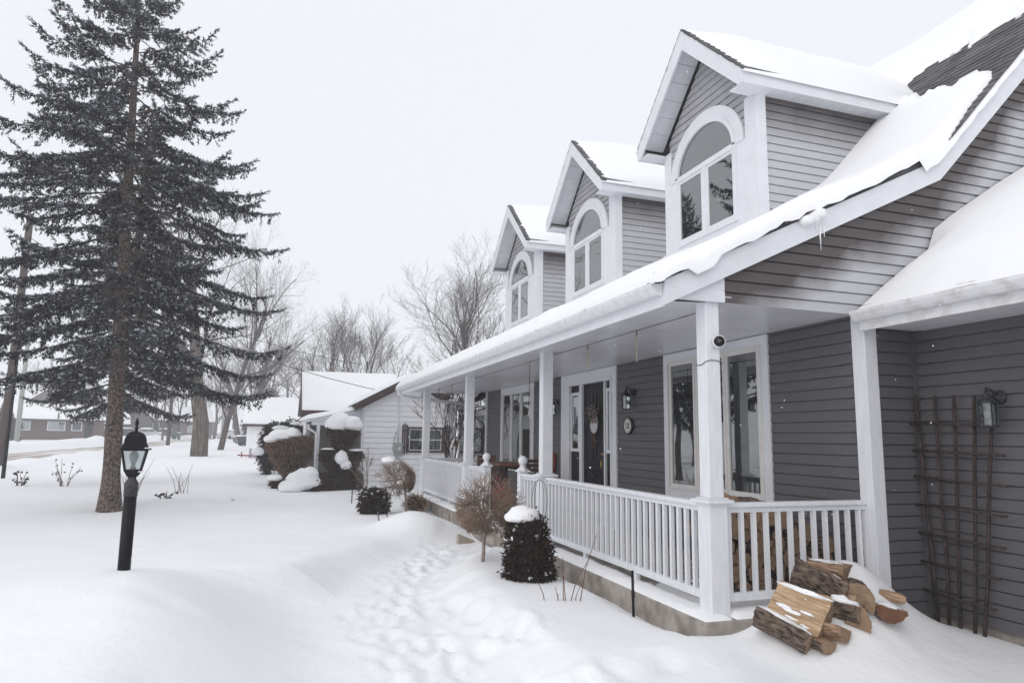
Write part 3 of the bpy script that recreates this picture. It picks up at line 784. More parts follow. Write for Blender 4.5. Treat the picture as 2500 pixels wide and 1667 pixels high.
# --- windows and door on the porch wall
def trim_rect(b, y0, y1, z0, z1, w, x0, x1, bottom=True):
    b.box((x0, y0, z1-w), (x1, y1, z1)); b.box((x0, y0, z0), (x1, y0+w, z1-w)); b.box((x0, y1-w, z0), (x1, y1, z1-w))
    if bottom: b.box((x0, y0+w, z0), (x1, y1-w, z0+w))
def window(y0, y1, z0, z1, n, tw=.12, blinds=0., seed=0, screen=None, name='porch_window', XX=XW, parent=None):
    parent = parent or H
    b = MB(); trim_rect(b, y0, y1, z0, z1, tw, XX-.035, XX+.0)
    w = b.build(name, white, parent, bevel=.003)
    gy0, gy1, gz0, gz1 = y0+tw, y1-tw, z0+tw, z1-tw
    def f(b):
        trim_rect(b, gy0, gy1, gz0, gz1, .03, XX-.055, XX)
        for i in range(n):
            a = gy0+.03+(gy1-gy0-.06)*i/n; c = gy0+.03+(gy1-gy0-.06)*(i+1)/n
            trim_rect(b, a+.012, c-.012, gz0+.03, gz1-.03, .04, XX-.04, XX+.004)
            if i: b.box((XX-.06, a-.015, gz0+.03), (XX, a+.015, gz1-.03))
    part('window_frame', frame_m, w, f, bevel=.002)
    for i in range(n):
        a = gy0+.03+(gy1-gy0-.06)*i/n+.05; c = gy0+.03+(gy1-gy0-.06)*(i+1)/n-.05
        part('window_pane', glass, w, lambda b: b.box((XX-.018, a, gz0+.068), (XX-.014, c, gz1-.068)))
    def f(b):   # shallow box painted dark, standing in for the unlit room
        b.add([(XX+.9, gy0-.3, gz0-.3), (XX+.9, gy1+.3, gz0-.3), (XX+.9, gy1+.3, gz1+.3), (XX+.9, gy0-.3, gz1+.3), (XX+.01, gy0, gz0), (XX+.01, gy1, gz0), (XX+.01, gy1, gz1), (XX+.01, gy0, gz1)],
              [(0,1,2,3), (0,4,5,1), (1,5,6,2), (2,6,7,3), (3,7,4,0)])
    part('dark_backing', dark_in, w, f)
    if blinds:
        def f(b):
            for k in range(int(blinds/.025)): b.box((XX+.05, gy0+.05, gz1-.06-k*.025), (XX+.062, gy1-.05, gz1-.04-k*.025))
        part('blind', blind_m, w, f)
    return w
w1 = window(*W1, n=3, blinds=.34)
w2 = window(*W2, n=3)
part('curtain', curtain, w1, lambda b: [b.box((XW+.08+.012*(k % 2), 8.3+.03*k, .85), (XW+.10+.012*(k % 2), 8.3+.03*k+.028, 2.6)) for k in range(10)])
# door
def f(b):
    b.box((XW-.04, 10.55, 2.62), (XW, 13.0, 2.79)); b.box((XW-.04, 10.55, 0), (XW, 10.70, 2.62)); b.box((XW-.04, 12.85, 0), (XW, 13.0, 2.62))
    b.box((XW-.06, 10.70, 2.555), (XW+.06, 12.85, 2.62)); b.box((XW-.06, 10.70, 0), (XW+.06, 10.745, 2.555)); b.box((XW-.03, 12.60, 0), (XW+.06, 12.85, 2.555))
    b.box((XW-.02, 11.02, 0), (XW+.06, 11.07, 2.555)); b.box((XW-.015, 12.02, 0), (XW+.06, 12.14, 2.555))
door_surround = MB(); f(door_surround); DS = door_surround.build('door_surround', white, H, bevel=.003)
def f(b):
    b.box((XW+.03, 11.07, 0), (XW+.07, 12.02, 2.555))
    for (a, c) in ((11.17, 11.48), (11.60, 11.91)):
        for (p, q) in ((.2, .95), (1.1, 1.85), (2.0, 2.35)):
            for t in range(4):
                k = (((a, p), (c, p+.02)), ((a, q-.02), (c, q)), ((a, p), (a+.02, q)), ((c-.02, p), (c, q)))[t]
                b.box((XW+.02, k[0][0], k[0][1]), (XW+.03, k[1][0], k[1][1]))
DO = MB(); f(DO); DO = DO.build('front_door', doorm, H)
part('door_handle', mat('brass', (.55, .36, .12), rough=.3, metal=1), DO, lambda b: (b.tube([(XW-.01, 11.15, .98), (XW-.03, 11.15, 1.03), (XW-.03, 11.15, 1.10), (XW-.01, 11.15, 1.15)], .012, 8), b.ball((XW, 11.15, 1.25), .025)))
for a, c in ((10.745, 11.02), (12.14, 12.60)):
    b = MB(); b.box((XW+.025, a, 0), (XW+.055, c, 2.555)); sl = b.build('sidelight', doorm, H)
    ym = (a+c)/2; hw = (c-a)/2-.02
    part('sidelight_frame', white, sl, lambda b: trim_rect(b, ym-hw, ym+hw, 1.27, 2.42, .06, XW-.005, XW+.025))
    part('sidelight_pane', glass, sl, lambda b: b.box((XW+.01, ym-hw+.06, 1.33), (XW+.014, ym+hw-.06, 2.36)))
# --- garage wing roof, soffit, gutter
GE = (5.33, 2.78); GR = (9.6, 5.42)
def f(b):
    roof_deck(b, GE, GR, -4, 5.20)
    b.prism([(9.6, -4, 5.42), (13.9, -4, 2.78), (13.9, -4, 2.74), (9.6, -4, 5.38)], (0, 9.2, 0))
part('garage_roof', shingle, H, f)
part('garage_fascia', dirtg, H, lambda b: b.box((5.40, -4, 2.61), (5.43, 5.205, 2.76)))
part('garage_gutter', dirtg, H, lambda b: gutter(b, 5.398, -4, 5.205, 2.80, .12, .10))
def f(b):
    y = -4
    while y < 5.05: b.box((5.43, y, 2.645), (6.12, y+.19, 2.66)); y += .198
    b.box((5.43, -4, 2.652), (6.12, 5.2, 2.675))
part('garage_soffit', ceil_m, H, f)
def garage_snow():
    xs = axis_lines([(5.36, 5.8, .03), (5.8, 9.6, .12)]); ys = axis_lines([(-4, 2, .3), (2, 5.215, .05)])
    V = []
    for y in ys:
        for x in xs:
            t = .20*ss(5.34+.05*n2(0, y, 3), 5.95, x)+.09*ss(5.9, 7, x)+.03*n2(x, y, 1.3, 1)+.012*n2(x, y, 9, 1)*ss(6.2, 5.5, x)
            t *= math.sqrt(max(.12, min(1, (5.23-y)/.30))) if x < 6.4 else 1
            t *= math.sqrt(ss(5.35+.03*n2(0, y, 5, 3), 5.55, x))
            V.append((x, y, GE[1]+(x-GE[0])*(GR[1]-GE[1])/(GR[0]-GE[0])+.012+t))
    nx, ny = len(xs), len(ys); F = [(j*nx+i, j*nx+i+1, (j+1)*nx+i+1, (j+1)*nx+i) for j in range(ny-1) for i in range(nx-1)]
    link_mesh('garage_snow', np_mesh('gs', np.array(V), F, True), roofsnow, H)
garage_snow()
# --- far wing beyond the porch
def f(b):
    siding(b, (5.6, 0, 0), (0,1,0), (-1,0,0), rect(18.6, 22.2, -.1, 2.36))
    siding(b, (0, 22.2, 0), (1,0,0), (0,1,0), rect(5.6, 9, -.1, 2.4))
    siding(b, (0, 18.56, 0), (1,0,0), (0,-1,0), rect(5.5, 5.62, -.1, 2.7))
part('far_wing_wall', sid_front, H, f)
window(18.62, 20.25, .3, 2.32, 1, tw=.08, XX=5.595, name='far_wing_window')
window(20.3, 22.1, .3, 2.32, 2, tw=.08, XX=5.595, name='far_wing_window')
def f(b):
    b.box((5.12, 18.55, 2.36), (5.15, 22.45, 2.50)); gutter(b, 5.12, 18.55, 22.45, 2.53)
    b.tube([(5.07, 22.3, 2.44), (5.07, 22.3, 2.34), (5.12, 22.2, 2.24), (5.50, 21.0, 2.0), (5.56, 20.9, 1.95)], .05, 8)
    b.box((5.15, 18.55, 2.40), (5.62, 22.45, 2.42))
part('far_wing_eave', gutter_m, H, f)
part('corner_board', white, H, lambda b: b.box((5.44, 18.40, -.05), (5.60, 18.50, 2.79)))
def f(b):
    V = []; xs = axis_lines([(5.08, 9.5, .2)]); ys = axis_lines([(18.56, 22.5, .2)])
    for y in ys:
        for x in xs:
            e = min(x-5.04, 22.54-y)
            V.append((x, y, 2.52+(x-5.1)*.42+.20*math.sqrt(max(0, min(1, e/.3)))+.03*n2(x, y, 1.5)))
    nx, ny = len(xs), len(ys); b.add(V, [(j*nx+i, j*nx+i+1, (j+1)*nx+i+1, (j+1)*nx+i) for j in range(ny-1) for i in range(nx-1)], True)
part('far_wing_snow', roofsnow, H, f)
part('far_wing_roof', shingle, H, lambda b: b.prism([(5.1, 18.56, 2.51), (9.5, 18.56, 4.36), (9.5, 18.56, 4.32), (5.1, 18.56, 2.47)], (0, 3.92, 0)))
# ------------------------------------------------------------------ plants: numpy foliage
def blades(P, D, length, width, rg, spread=.7):
    """P points, D main directions -> thin triangles"""
    n = len(P)
    d = D+rg.normal(0, spread, (n, 3)); d /= np.linalg.norm(d, axis=1)[:, None]+1e-9
    a = rg.normal(0, 1, (n, 3)); sd = np.cross(d, a); sd /= np.linalg.norm(sd, axis=1)[:, None]+1e-9
    L = (length*rg.uniform(.6, 1.25, n))[:, None]; W = (width*rg.uniform(.7, 1.3, n))[:, None]
    V = np.empty((n, 3, 3)); V[:, 0] = P-sd*W/2; V[:, 1] = P+sd*W/2; V[:, 2] = P+d*L
    return V.reshape(-1, 3)
def tri_obj(name, V, m, parent=None, org=(0, 0, 0)):
    o = ORG[parent.name] if parent is not None else Vector(org)
    V = np.asarray(V)-np.array(o)
    return link_mesh(name, np_mesh(name, V, np.arange(len(V)).reshape(-1, 3)), m, parent, o)
def ell_points(blobs, n, rg):
    """points on the outer skin of a union of ellipsoids [(c, r)]"""
    ar = np.array([(r[0]*r[1]+r[1]*r[2]+r[0]*r[2]) for c, r in blobs]); ar = ar/ar.sum()
    P = []; Nn = []
    for (c, r), a in zip(blobs, ar):
        k = int(n*a); d = rg.normal(0, 1, (k, 3)); d /= np.linalg.norm(d, axis=1)[:, None]
        c = np.array(c); r = np.array(r); p = c+d*r; nn = d/r; nn /= np.linalg.norm(nn, axis=1)[:, None]
        keep = np.ones(k, bool)
        for c2, r2 in blobs:
            if c2 is c: continue
            q = (p-np.array(c2))/np.array(r2)
            if tuple(c2) == tuple(c): continue
            keep &= (q*q).sum(1) > .85
        P.append(p[keep]); Nn.append(nn[keep])
    return np.concatenate(P), np.concatenate(Nn)
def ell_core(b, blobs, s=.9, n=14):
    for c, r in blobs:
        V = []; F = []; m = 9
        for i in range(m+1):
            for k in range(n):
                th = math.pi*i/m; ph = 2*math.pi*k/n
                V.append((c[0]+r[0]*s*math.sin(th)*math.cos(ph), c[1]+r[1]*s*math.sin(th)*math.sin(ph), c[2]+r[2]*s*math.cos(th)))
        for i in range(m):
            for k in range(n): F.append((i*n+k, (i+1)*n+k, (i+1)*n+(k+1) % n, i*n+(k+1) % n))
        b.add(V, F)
def snow_blob(b, c, r, seed=0, n=22, rough=.18, flat=.55):
    """lumpy pillow of snow, flattened underside"""
    V = []; F = []; m = 14
    for i in range(m+1):
        for k in range(n):
            th = math.pi*i/m; ph = 2*math.pi*k/n
            d = Vector((math.sin(th)*math.cos(ph), math.sin(th)*math.sin(ph), math.cos(th)))
            q = 1+rough*mn.noise((d.x*1.6+seed, d.y*1.6, d.z*1.6))+rough*.4*mn.noise((d.x*4+seed, d.y*4, d.z*4))
            z = d.z*r[2]*q
            if z < 0: z *= flat
            V.append((c[0]+d.x*r[0]*q, c[1]+d.y*r[1]*q, c[2]+z))
    for i in range(m):
        for k in range(n): F.append((i*n+k, (i+1)*n+k, (i+1)*n+(k+1) % n, i*n+(k+1) % n))
    b.add(V, F, True)
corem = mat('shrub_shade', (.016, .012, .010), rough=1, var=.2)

def shrub(name, label, cat, org, blobs, m, n, bl, bw, seed, caps=(), core=.86, jitter=.05, group=None, spread=.8, flecks=0):
    rg = np.random.default_rng(seed)
    t = empty(name, org, label, cat, group)
    P, Nn = ell_points(blobs, n, rg); P = P-Nn*rg.uniform(0, jitter*2, (len(P), 1))+rg.normal(0, jitter*.4, P.shape); P = P+Nn*((rg.uniform(0, 1, (len(P), 1)) < .14)*rg.uniform(0, bl*1.1, (len(P), 1)))
    keep = P[:, 2] > org[2]-.15
    tri_obj('foliage', blades(P[keep], Nn[keep], bl, bw, rg, spread), m, t)
    part('shade_core', corem, t, lambda b: ell_core(b, blobs, core))  # solid dark core: shade inside the shrub painted in, blocks see-through
    if flecks:
        k = rg.integers(0, keep.sum(), flecks); Pk = P[keep][k]+Nn[keep][k]*.012; w_ = (Nn[keep][k][:, 2] > -.2)*(rg.uniform(0, 1, flecks) < .35+.65*np.clip((Pk[:, 2]-org[2])/1.0, 0, 1)); Pk = Pk[w_ > 0]
        Pk = np.repeat(Pk, 7, 0)+rg.normal(0, .3, (len(Pk)*7, 3))*bl*.55; Dk = rg.normal(0, 1, (len(Pk), 3))*np.array([1, 1, .3])
        tri_obj('snow_flecks', blades(Pk, Dk, bl*.55, bl*.5, rg, .2), roofsnow, t)
    if caps:
        def f(b):
            for i, (c, r) in enumerate(caps): snow_blob(b, c, r, seed+i)
        part('snow_cap', roofsnow, t, f)
    return t

# near yew column beside the porch railing
def column_blobs(x, y, z0, z1, r0, r1, n, seed):
    rr = random.Random(seed); out = []
    for i in range(n):
        t = i/(n-1); r = r0+(r1-r0)*t
        out.append(((x+rr.uniform(-.03, .03)-.02*t, y+rr.uniform(-.03, .03), z0+(z1-z0)*t), (r*rr.uniform(.93, 1.06), r*rr.uniform(.93, 1.06), .16)))
    return out
shrub('yew_column', 'dark clipped yew column with a pillow of snow on top, in front of the porch railing', 'shrub', (2.76, 7.53, -.12),
      column_blobs(2.77, 7.53, -.14, .50, .305, .225, 8, 2), yew_f, 17000, .052, .024, 4, caps=[((2.67, 7.50, .61), (.20, .17, .125))], jitter=.05, flecks=150)
rg = np.random.default_rng(9)
shrub('yew_drum', 'low dark drum-shaped yew speckled with snow at the far end of the porch', 'shrub', (2.02, 15.4, -.2),
      [((2.02, 15.4, -.05), (.31, .3, .26)), ((2.0, 15.4, .18), (.30, .3, .20)), ((2.14, 15.45, .05), (.22, .25, .3))], yew_f, 5200, .075, .04, 8, jitter=.06, flecks=110)

# stepped dark topiary and brown goblet topiary in front of the neighbour's porch
shrub('stepped_topiary', 'tall dark topiary clipped in three tiers with snow caps, beside the white house', 'shrub', (1.75, 22.4, -.2),
      [((1.72, 22.45, -.02), (.80, .55, .40)), ((1.15, 22.5, -.02), (.28, .4, .36)), ((2.3, 22.4, .02), (.28, .4, .38)), ((1.80, 22.5, .52), (.20, .2, .24)), ((1.62, 22.45, .66), (.30, .3, .26)), ((1.42, 22.45, .88), (.26, .3, .22)), ((2.12, 22.4, .66), (.28, .3, .24)), ((2.3, 22.4, .86), (.26, .28, .20)),
       ((1.86, 22.45, 1.05), (.20, .22, .28)), ((1.86, 22.45, 1.32), (.34, .34, .24)), ((1.87, 22.45, 1.58), (.48, .42, .22)), ((1.50, 22.45, 1.72), (.15, .2, .20))],
      spiral_f, 15000, .085, .045, 11, caps=[((1.76, 22.45, 1.84), (.46, .42, .38)), ((2.12, 22.42, 1.84), (.38, .4, .30)), ((1.84, 22.15, .78), (.20, .2, .28)), ((1.98, 22.15, .58), (.18, .2, .2)), ((2.3, 22.3, 1.06), (.24, .26, .05)), ((1.42, 22.3, 1.09), (.2, .26, .04))], jitter=.05)
shrub('goblet_topiary', 'brown clipped goblet-shaped hedge bush wearing a slanted snow cap', 'shrub', (.35, 24.6, -.1),
      [((.42, 24.6, .15), (.34, .34, .40)), ((.38, 24.6, .48), (.50, .48, .36)), ((.35, 24.6, .82), (.68, .6, .38)), ((.33, 24.6, 1.10), (.80, .7, .36)), ((.50, 24.6, 1.24), (.60, .6, .28))],
      heart_f, 17000, .075, .035, 12, caps=[((.02, 24.5, 1.44), (.46, .42, .26)), ((.36, 24.45, 1.52), (.30, .4, .24)), ((-.30, 24.4, 1.34), (.26, .3, .17))], jitter=.03, spread=.6)
shrub('buried_shrub', 'low shrub all but buried under a leaning slab of snow', 'shrub', (.62, 21.9, -.2),
      [((.30, 22.0, -.02), (.25, .3, .22)), ((1.05, 21.95, .05), (.22, .3, .32))], spiral_f, 1800, .08, .04, 13,
      caps=[((.72, 21.9, .10), (.50, .45, .40)), ((.42, 21.9, -.08), (.42, .5, .28)), ((.88, 21.85, .32), (.26, .3, .24))])
shrub('red_leaved_shrub', 'little russet-leaved bush poking out at the foot of the goblet hedge', 'shrub', (-.02, 23.2, -.15),
      [((-.02, 23.2, -.02), (.26, .25, .20))], frosted('russet_leaves', (.06, .02, .016), (.10, .04, .03), (.5, .5, .5)), 700, .07, .04, 14, caps=[((-.12, 23.1, .14), (.24, .2, .13))])
shrub('snowy_cedar', 'dark cedar loaded with heavy clumps of snow behind the goblet hedge', 'shrub', (.0, 30., -.1),
      [((-.45, 30, .9), (.42, .5, 1.0)), ((-.30, 30, 1.55), (.28, .3, .5)), ((.35, 30.3, 1.3), (.6, .5, .8)), ((.9, 30.5, 1.4), (.5, .5, .7))], cedar_f, 9000, .13, .07, 15,
      caps=[((-.05, 29.6, 1.78), (.34, .3, .12)), ((.2, 29.6, 1.45), (.40, .3, .13)), ((-.85, 29.6, .8), (.26, .3, .22)), ((.55, 29.8, 1.98), (.22, .3, .10)), ((.9, 30, 1.95), (.2, .3, .12))], jitter=.12, flecks=160)

# ---- twiggy globe trees
def globe(org, stem_h, lean, cc, rad, seed, label, m=globe_m, ntw=9, sc=1.):
    rr = random.Random(seed)
    t = empty('globe_tree', org, label, 'small tree', 'twiggy globe trees in front of the porch')
    o = Vector(org); top = o+Vector((lean[0], lean[1], stem_h)); C = Vector(cc)
    part('stem', stem_m, t, lambda b: b.tube([o-Vector((0, 0, .1)), o.lerp(top, .35)+Vector((.008, 0, 0)), o.lerp(top, .7), top], [.026*sc, .023*sc, .021*sc, .024*sc], 8))
    b = MB()
    def reach(p, d):       # distance along d to the clipped sphere
        q = p-C; A = sum((d[i]/rad[i])**2 for i in range(3)); B = 2*sum(d[i]*q[i]/rad[i]**2 for i in range(3)); D = sum((q[i]/rad[i])**2 for i in range(3))-1
        disc = B*B-4*A*D
        return 0 if disc < 0 else max(0, (-B+math.sqrt(disc))/(2*A))
    def go(p, d, r, lvl):
        L = reach(p, d)
        if L < .015: return
        frac = (.42, .5, .6, 1.0)[lvl]*rr.uniform(.75, 1.1); frac = min(frac, 1.0)
        l = L*frac; l = min(l, (.30, .24, .20, .16)[lvl]*sc*1.3)
        pts = [p]; q = p; dd = d.copy(); n = 3
        for i in range(n):
            dd = (dd+Vector((rr.gauss(0, .16), rr.gauss(0, .16), rr.gauss(0, .16)))).normalized(); q = q+dd*l/n; pts.append(q)
        b.tube(pts, [max(.0028*sc, r), max(.0028*sc, r*.85), max(.0026*sc, r*.7), max(.0022*sc, r*.55)], 4 if lvl < 2 else 3, cap=False)
        if lvl < 3:
            for k in range((5, 5, 4)[lvl]):
                s_ = pts[rr.choice((1, 2, 3, 3))]
                nd = (dd+Vector((rr.gauss(0, .55), rr.gauss(0, .55), rr.gauss(0, .5)))+(s_-C).normalized()*.35).normalized()
                go(s_, nd, r*.58, lvl+1)
    for k in range(ntw):
        a = 2*math.pi*k/ntw+rr.uniform(-.2, .2); e = rr.uniform(-.15, .9)
        go(top-Vector((0, 0, rr.uniform(0, .08))), Vector((math.cos(a), math.sin(a), e)).normalized(), .010*sc, 0)
    for k in range(4): go(top, Vector((rr.gauss(0, .3), rr.gauss(0, .3), 1)).normalized(), .010*sc, 0)
    b.build('crown', m, t)
    return t
g1 = globe((2.50, 8.52, -.15), .60, (.03, .0), (2.62, 8.62, .66), (.48, .46, .45), 21, 'leafless brown globe tree on a pale stem by the porch newel posts', ntw=15)
g2 = globe((2.72, 15.3, -.1), .55, (-.05, .0), (2.42, 15.35, .58), (.50, .5, .44), 22, 'leafless brown globe tree with a dab of snow at the far end of the porch', ntw=14, sc=1.2)
part('snow_cap', roofsnow, g2, lambda b: (snow_blob(b, (2.28, 15.25, .98), (.17, .16, .09), 3), snow_blob(b, (2.5, 15.0, .50), (.07, .07, .06), 5)))

# ---- bare trees
def bare_tree(name, label, org, h, r, spread, seed, m=twig_m, levels=4, fork=.28, kids=(6, 6, 5, 4), upright=.55, cat='tree', group=None, lean=(0, 0), thin=1., trunk_m=None, multi=1, minr=.0065):
    rr = random.Random(seed); t = empty(name, org, label, cat, group); o = Vector(org)
    tb = MB(); cb = MB()
    def br(p, d, L, r, lvl):
        n = 5 if lvl < 2 else 3
        pts = [p]; rad = [r]; dd = d.copy(); q = p
        for i in range(n):
            up = .10 if lvl else .06
            gn = .07 if lvl == 0 else .17; dd = (dd+Vector((rr.gauss(0, gn), rr.gauss(0, gn), rr.gauss(0, gn*.7)+up*upright))).normalized()
            q = q+dd*L/n; pts.append(q); rad.append(max(minr*thin*.6, r*(1-.62*(i+1)/n)))
        (tb if lvl == 0 else cb).tube(pts, rad, (9, 6, 4, 3, 3)[lvl], cap=False)
        if lvl >= levels: return
        k = kids[min(lvl, 3)]
        for j in range(k):
            f0 = fork if lvl == 0 else .25
            u = f0+(1-f0)*(j+rr.random()*.9)/k
            i0 = min(n-1, int(u*n)); s_ = pts[i0].lerp(pts[i0+1], u*n-i0)
            az = rr.uniform(0, 2*math.pi)+j*2.4; th = rr.uniform(.45, .95)*(1.1-.35*u)*spread
            a1 = dd.cross(Vector((.3, .2, 1)));
            if a1.length < .1: a1 = dd.cross(Vector((1, 0, 0)))
            a1.normalize(); a2 = dd.cross(a1)
            nd = (dd*math.cos(th)+(a1*math.cos(az)+a2*math.sin(az))*math.sin(th)); nd = (nd+Vector((0, 0, .12*upright))).normalized()
            br(s_, nd, L*rr.uniform(.48, .72)*((1.12-.45*u) if lvl else (.42+.62*math.sin(math.pi*min(1, .12+.85*(u-f0)/(1-f0))))), max(minr*thin, rad[i0]*rr.uniform(.34, .52)), lvl+1)
    for i in range(multi):
        a = 2*math.pi*i/max(1, multi)+.4
        d0 = Vector((lean[0]+(.22*math.cos(a) if multi > 1 else 0), lean[1]+(.22*math.sin(a) if multi > 1 else 0), 1)).normalized()
        br(o+Vector((.0, 0, -.3))+Vector((math.cos(a), math.sin(a), 0))*(r*.8 if multi > 1 else 0), d0, h*.72, r/(1 if multi == 1 else 1.4), 0)
    tb.build('trunk', trunk_m or m, t); cb.build('crown', m, t)
    return t
def polar(bearing, d, z=None):
    x, y = d*math.sin(R(bearing)), d*math.cos(R(bearing))
    return (x, y, base_ground(x, y) if z is None else z)
maple = bare_tree('maple_tree', 'massive old bare maple with a thick ridged trunk behind the spruce', polar(-5.85, 48.6), 17, .55, 1.15, 5, trunk_m=bark2, kids=(9, 7, 5, 4), lean=(.08, 0), fork=.33)
bare_tree('bare_tree', 'tall bare tree leaning right with wide spreading limbs, between the spruce and the white house', polar(-4.4, 62), 18, .26, 1.15, 31, kids=(11, 7, 5, 4), lean=(.12, 0), fork=.2, thin=1.)
bare_tree('bare_tree', 'slender bare tree with a leaning trunk in front of the hazy street trees', polar(-2.2, 70), 15.5, .17, 1.1, 7, kids=(10, 7, 5, 4), lean=(.12, 0), fork=.3, thin=1.)
bare_tree('bare_tree', 'fine-twigged bare tree rising just left of the white house roof', polar(1.3, 62), 11.0, .22, 1.25, 8, kids=(10, 7, 5, 4), lean=(.03, 0), fork=.18, thin=1.)
bare_tree('bare_tree', 'many-stemmed bare tree standing up behind the middle of the white house roof', polar(5.3, 48), 9.6, .17, .75, 9, kids=(8, 7, 5, 4), multi=4, upright=.7, fork=.3, thin=.9)
bare_tree('bare_tree', 'big bare tree with ascending limbs rising behind the far end of the porch roof', polar(15.4, 42), 12.4, .20, 1.02, 10, kids=(20, 8, 5, 4), upright=.75, fork=.25, thin=.9)
bare_tree('bare_tree', 'smaller bare tree partly hidden behind the farthest dormer', polar(17.8, 46), 10.2, .16, 1.0, 12, kids=(10, 7, 5, 3), upright=.6)
bare_tree('bare_tree', 'low bare tree peeping over the roof vents between the two houses', polar(9.6, 55), 9.0, .16, .9, 13, kids=(7, 6, 5, 3), fork=.3)
# hazy street trees: two prototypes, copied
st = bare_tree('street_tree', 'hazy bare street tree along the road', polar(-9.0, 118), 11, .25, .95, 14, kids=(8, 7, 5), levels=3, group='hazy bare trees lining the street', thin=2.2)
st['label'] = 'small bare tree on the hazy street between the lamp post and the spruce trunk'
sp = [(-8.1, 128, 1.0, 'hazy bare tree just right of the lantern top'), (-7.3, 112, .9, 'hazy bare tree behind the brown pole'), (-6.2, 150, 1.3, 'hazy bare tree hidden behind the maple trunk'),
      (-4.9, 135, 1.25, 'hazy bare tree just right of the maple trunk'), (-4.2, 155, 1.4, 'hazy bare tree above the snow-covered car'), (-3.4, 140, 1.5, 'hazy bare tree left of the twin-trunked tree'),
      (-2.4, 150, 1.6, 'hazy bare tree right of the twin-trunked tree'), (-1.7, 120, 1.4, 'hazy bare tree over the parked dark car'), (-.9, 140, 1.7, 'tall hazy bare tree left of the pale shed'),
      (.3, 130, 1.5, 'tall hazy bare tree above the pale shed'), (1.6, 135, 1.5, 'hazy bare tree beyond the left roof edge of the white house'), (-13.4, 150, 1.0, 'hazy bare tree behind the brick house'),
      (-11.4, 145, 1.1, 'hazy bare tree between the brick house and the grey house'), (-5.6, 170, 1.4, 'faintest bare tree at the end of the street'), (-16.4, 135, 1.1, 'hazy bare tree behind the leaning utility pole'), (3.2, 150, 1.6, 'hazy bare tree beyond the ridge of the white house')]
for k, (bdeg, d, s_, lb) in enumerate(sp):
    c = copy_tree(st); c.location = polar(bdeg, d); c.scale = (s_, s_, s_*(.9+.2*((k*37) % 10)/10)); c.rotation_euler = (0, 0, k*1.7); c['label'] = lb
tw = bare_tree('twin_trunk_tree', 'grey bare tree with two straight trunks side by side on the far lawn', polar(-2.85, 88), 14, .50, .8, 16, kids=(8, 7, 5), levels=3, multi=2, thin=1.8, fork=.35)
# dense brown hedge tower
shrub('beech_hedge', 'tall dense brown hedge fading into the haze left of the pale shed', 'hedge', polar(-1.4, 95), [(tuple(Vector(polar(-1.5, 95))+Vector((dx, 0, dz))), (rx, 1.8, rz)) for dx, dz, rx, rz in ((0, 2, 1.8, 3.2), (.6, 4.5, 1.5, 2.6), (-.8, 1.5, 1.6, 2.2), (1.0, 2, 1.3, 3.4))],
      mat('beech_leaves', (.13, .09, .08), rough=.9, var=.3), 6000, .45, .2, 17, jitter=.25)

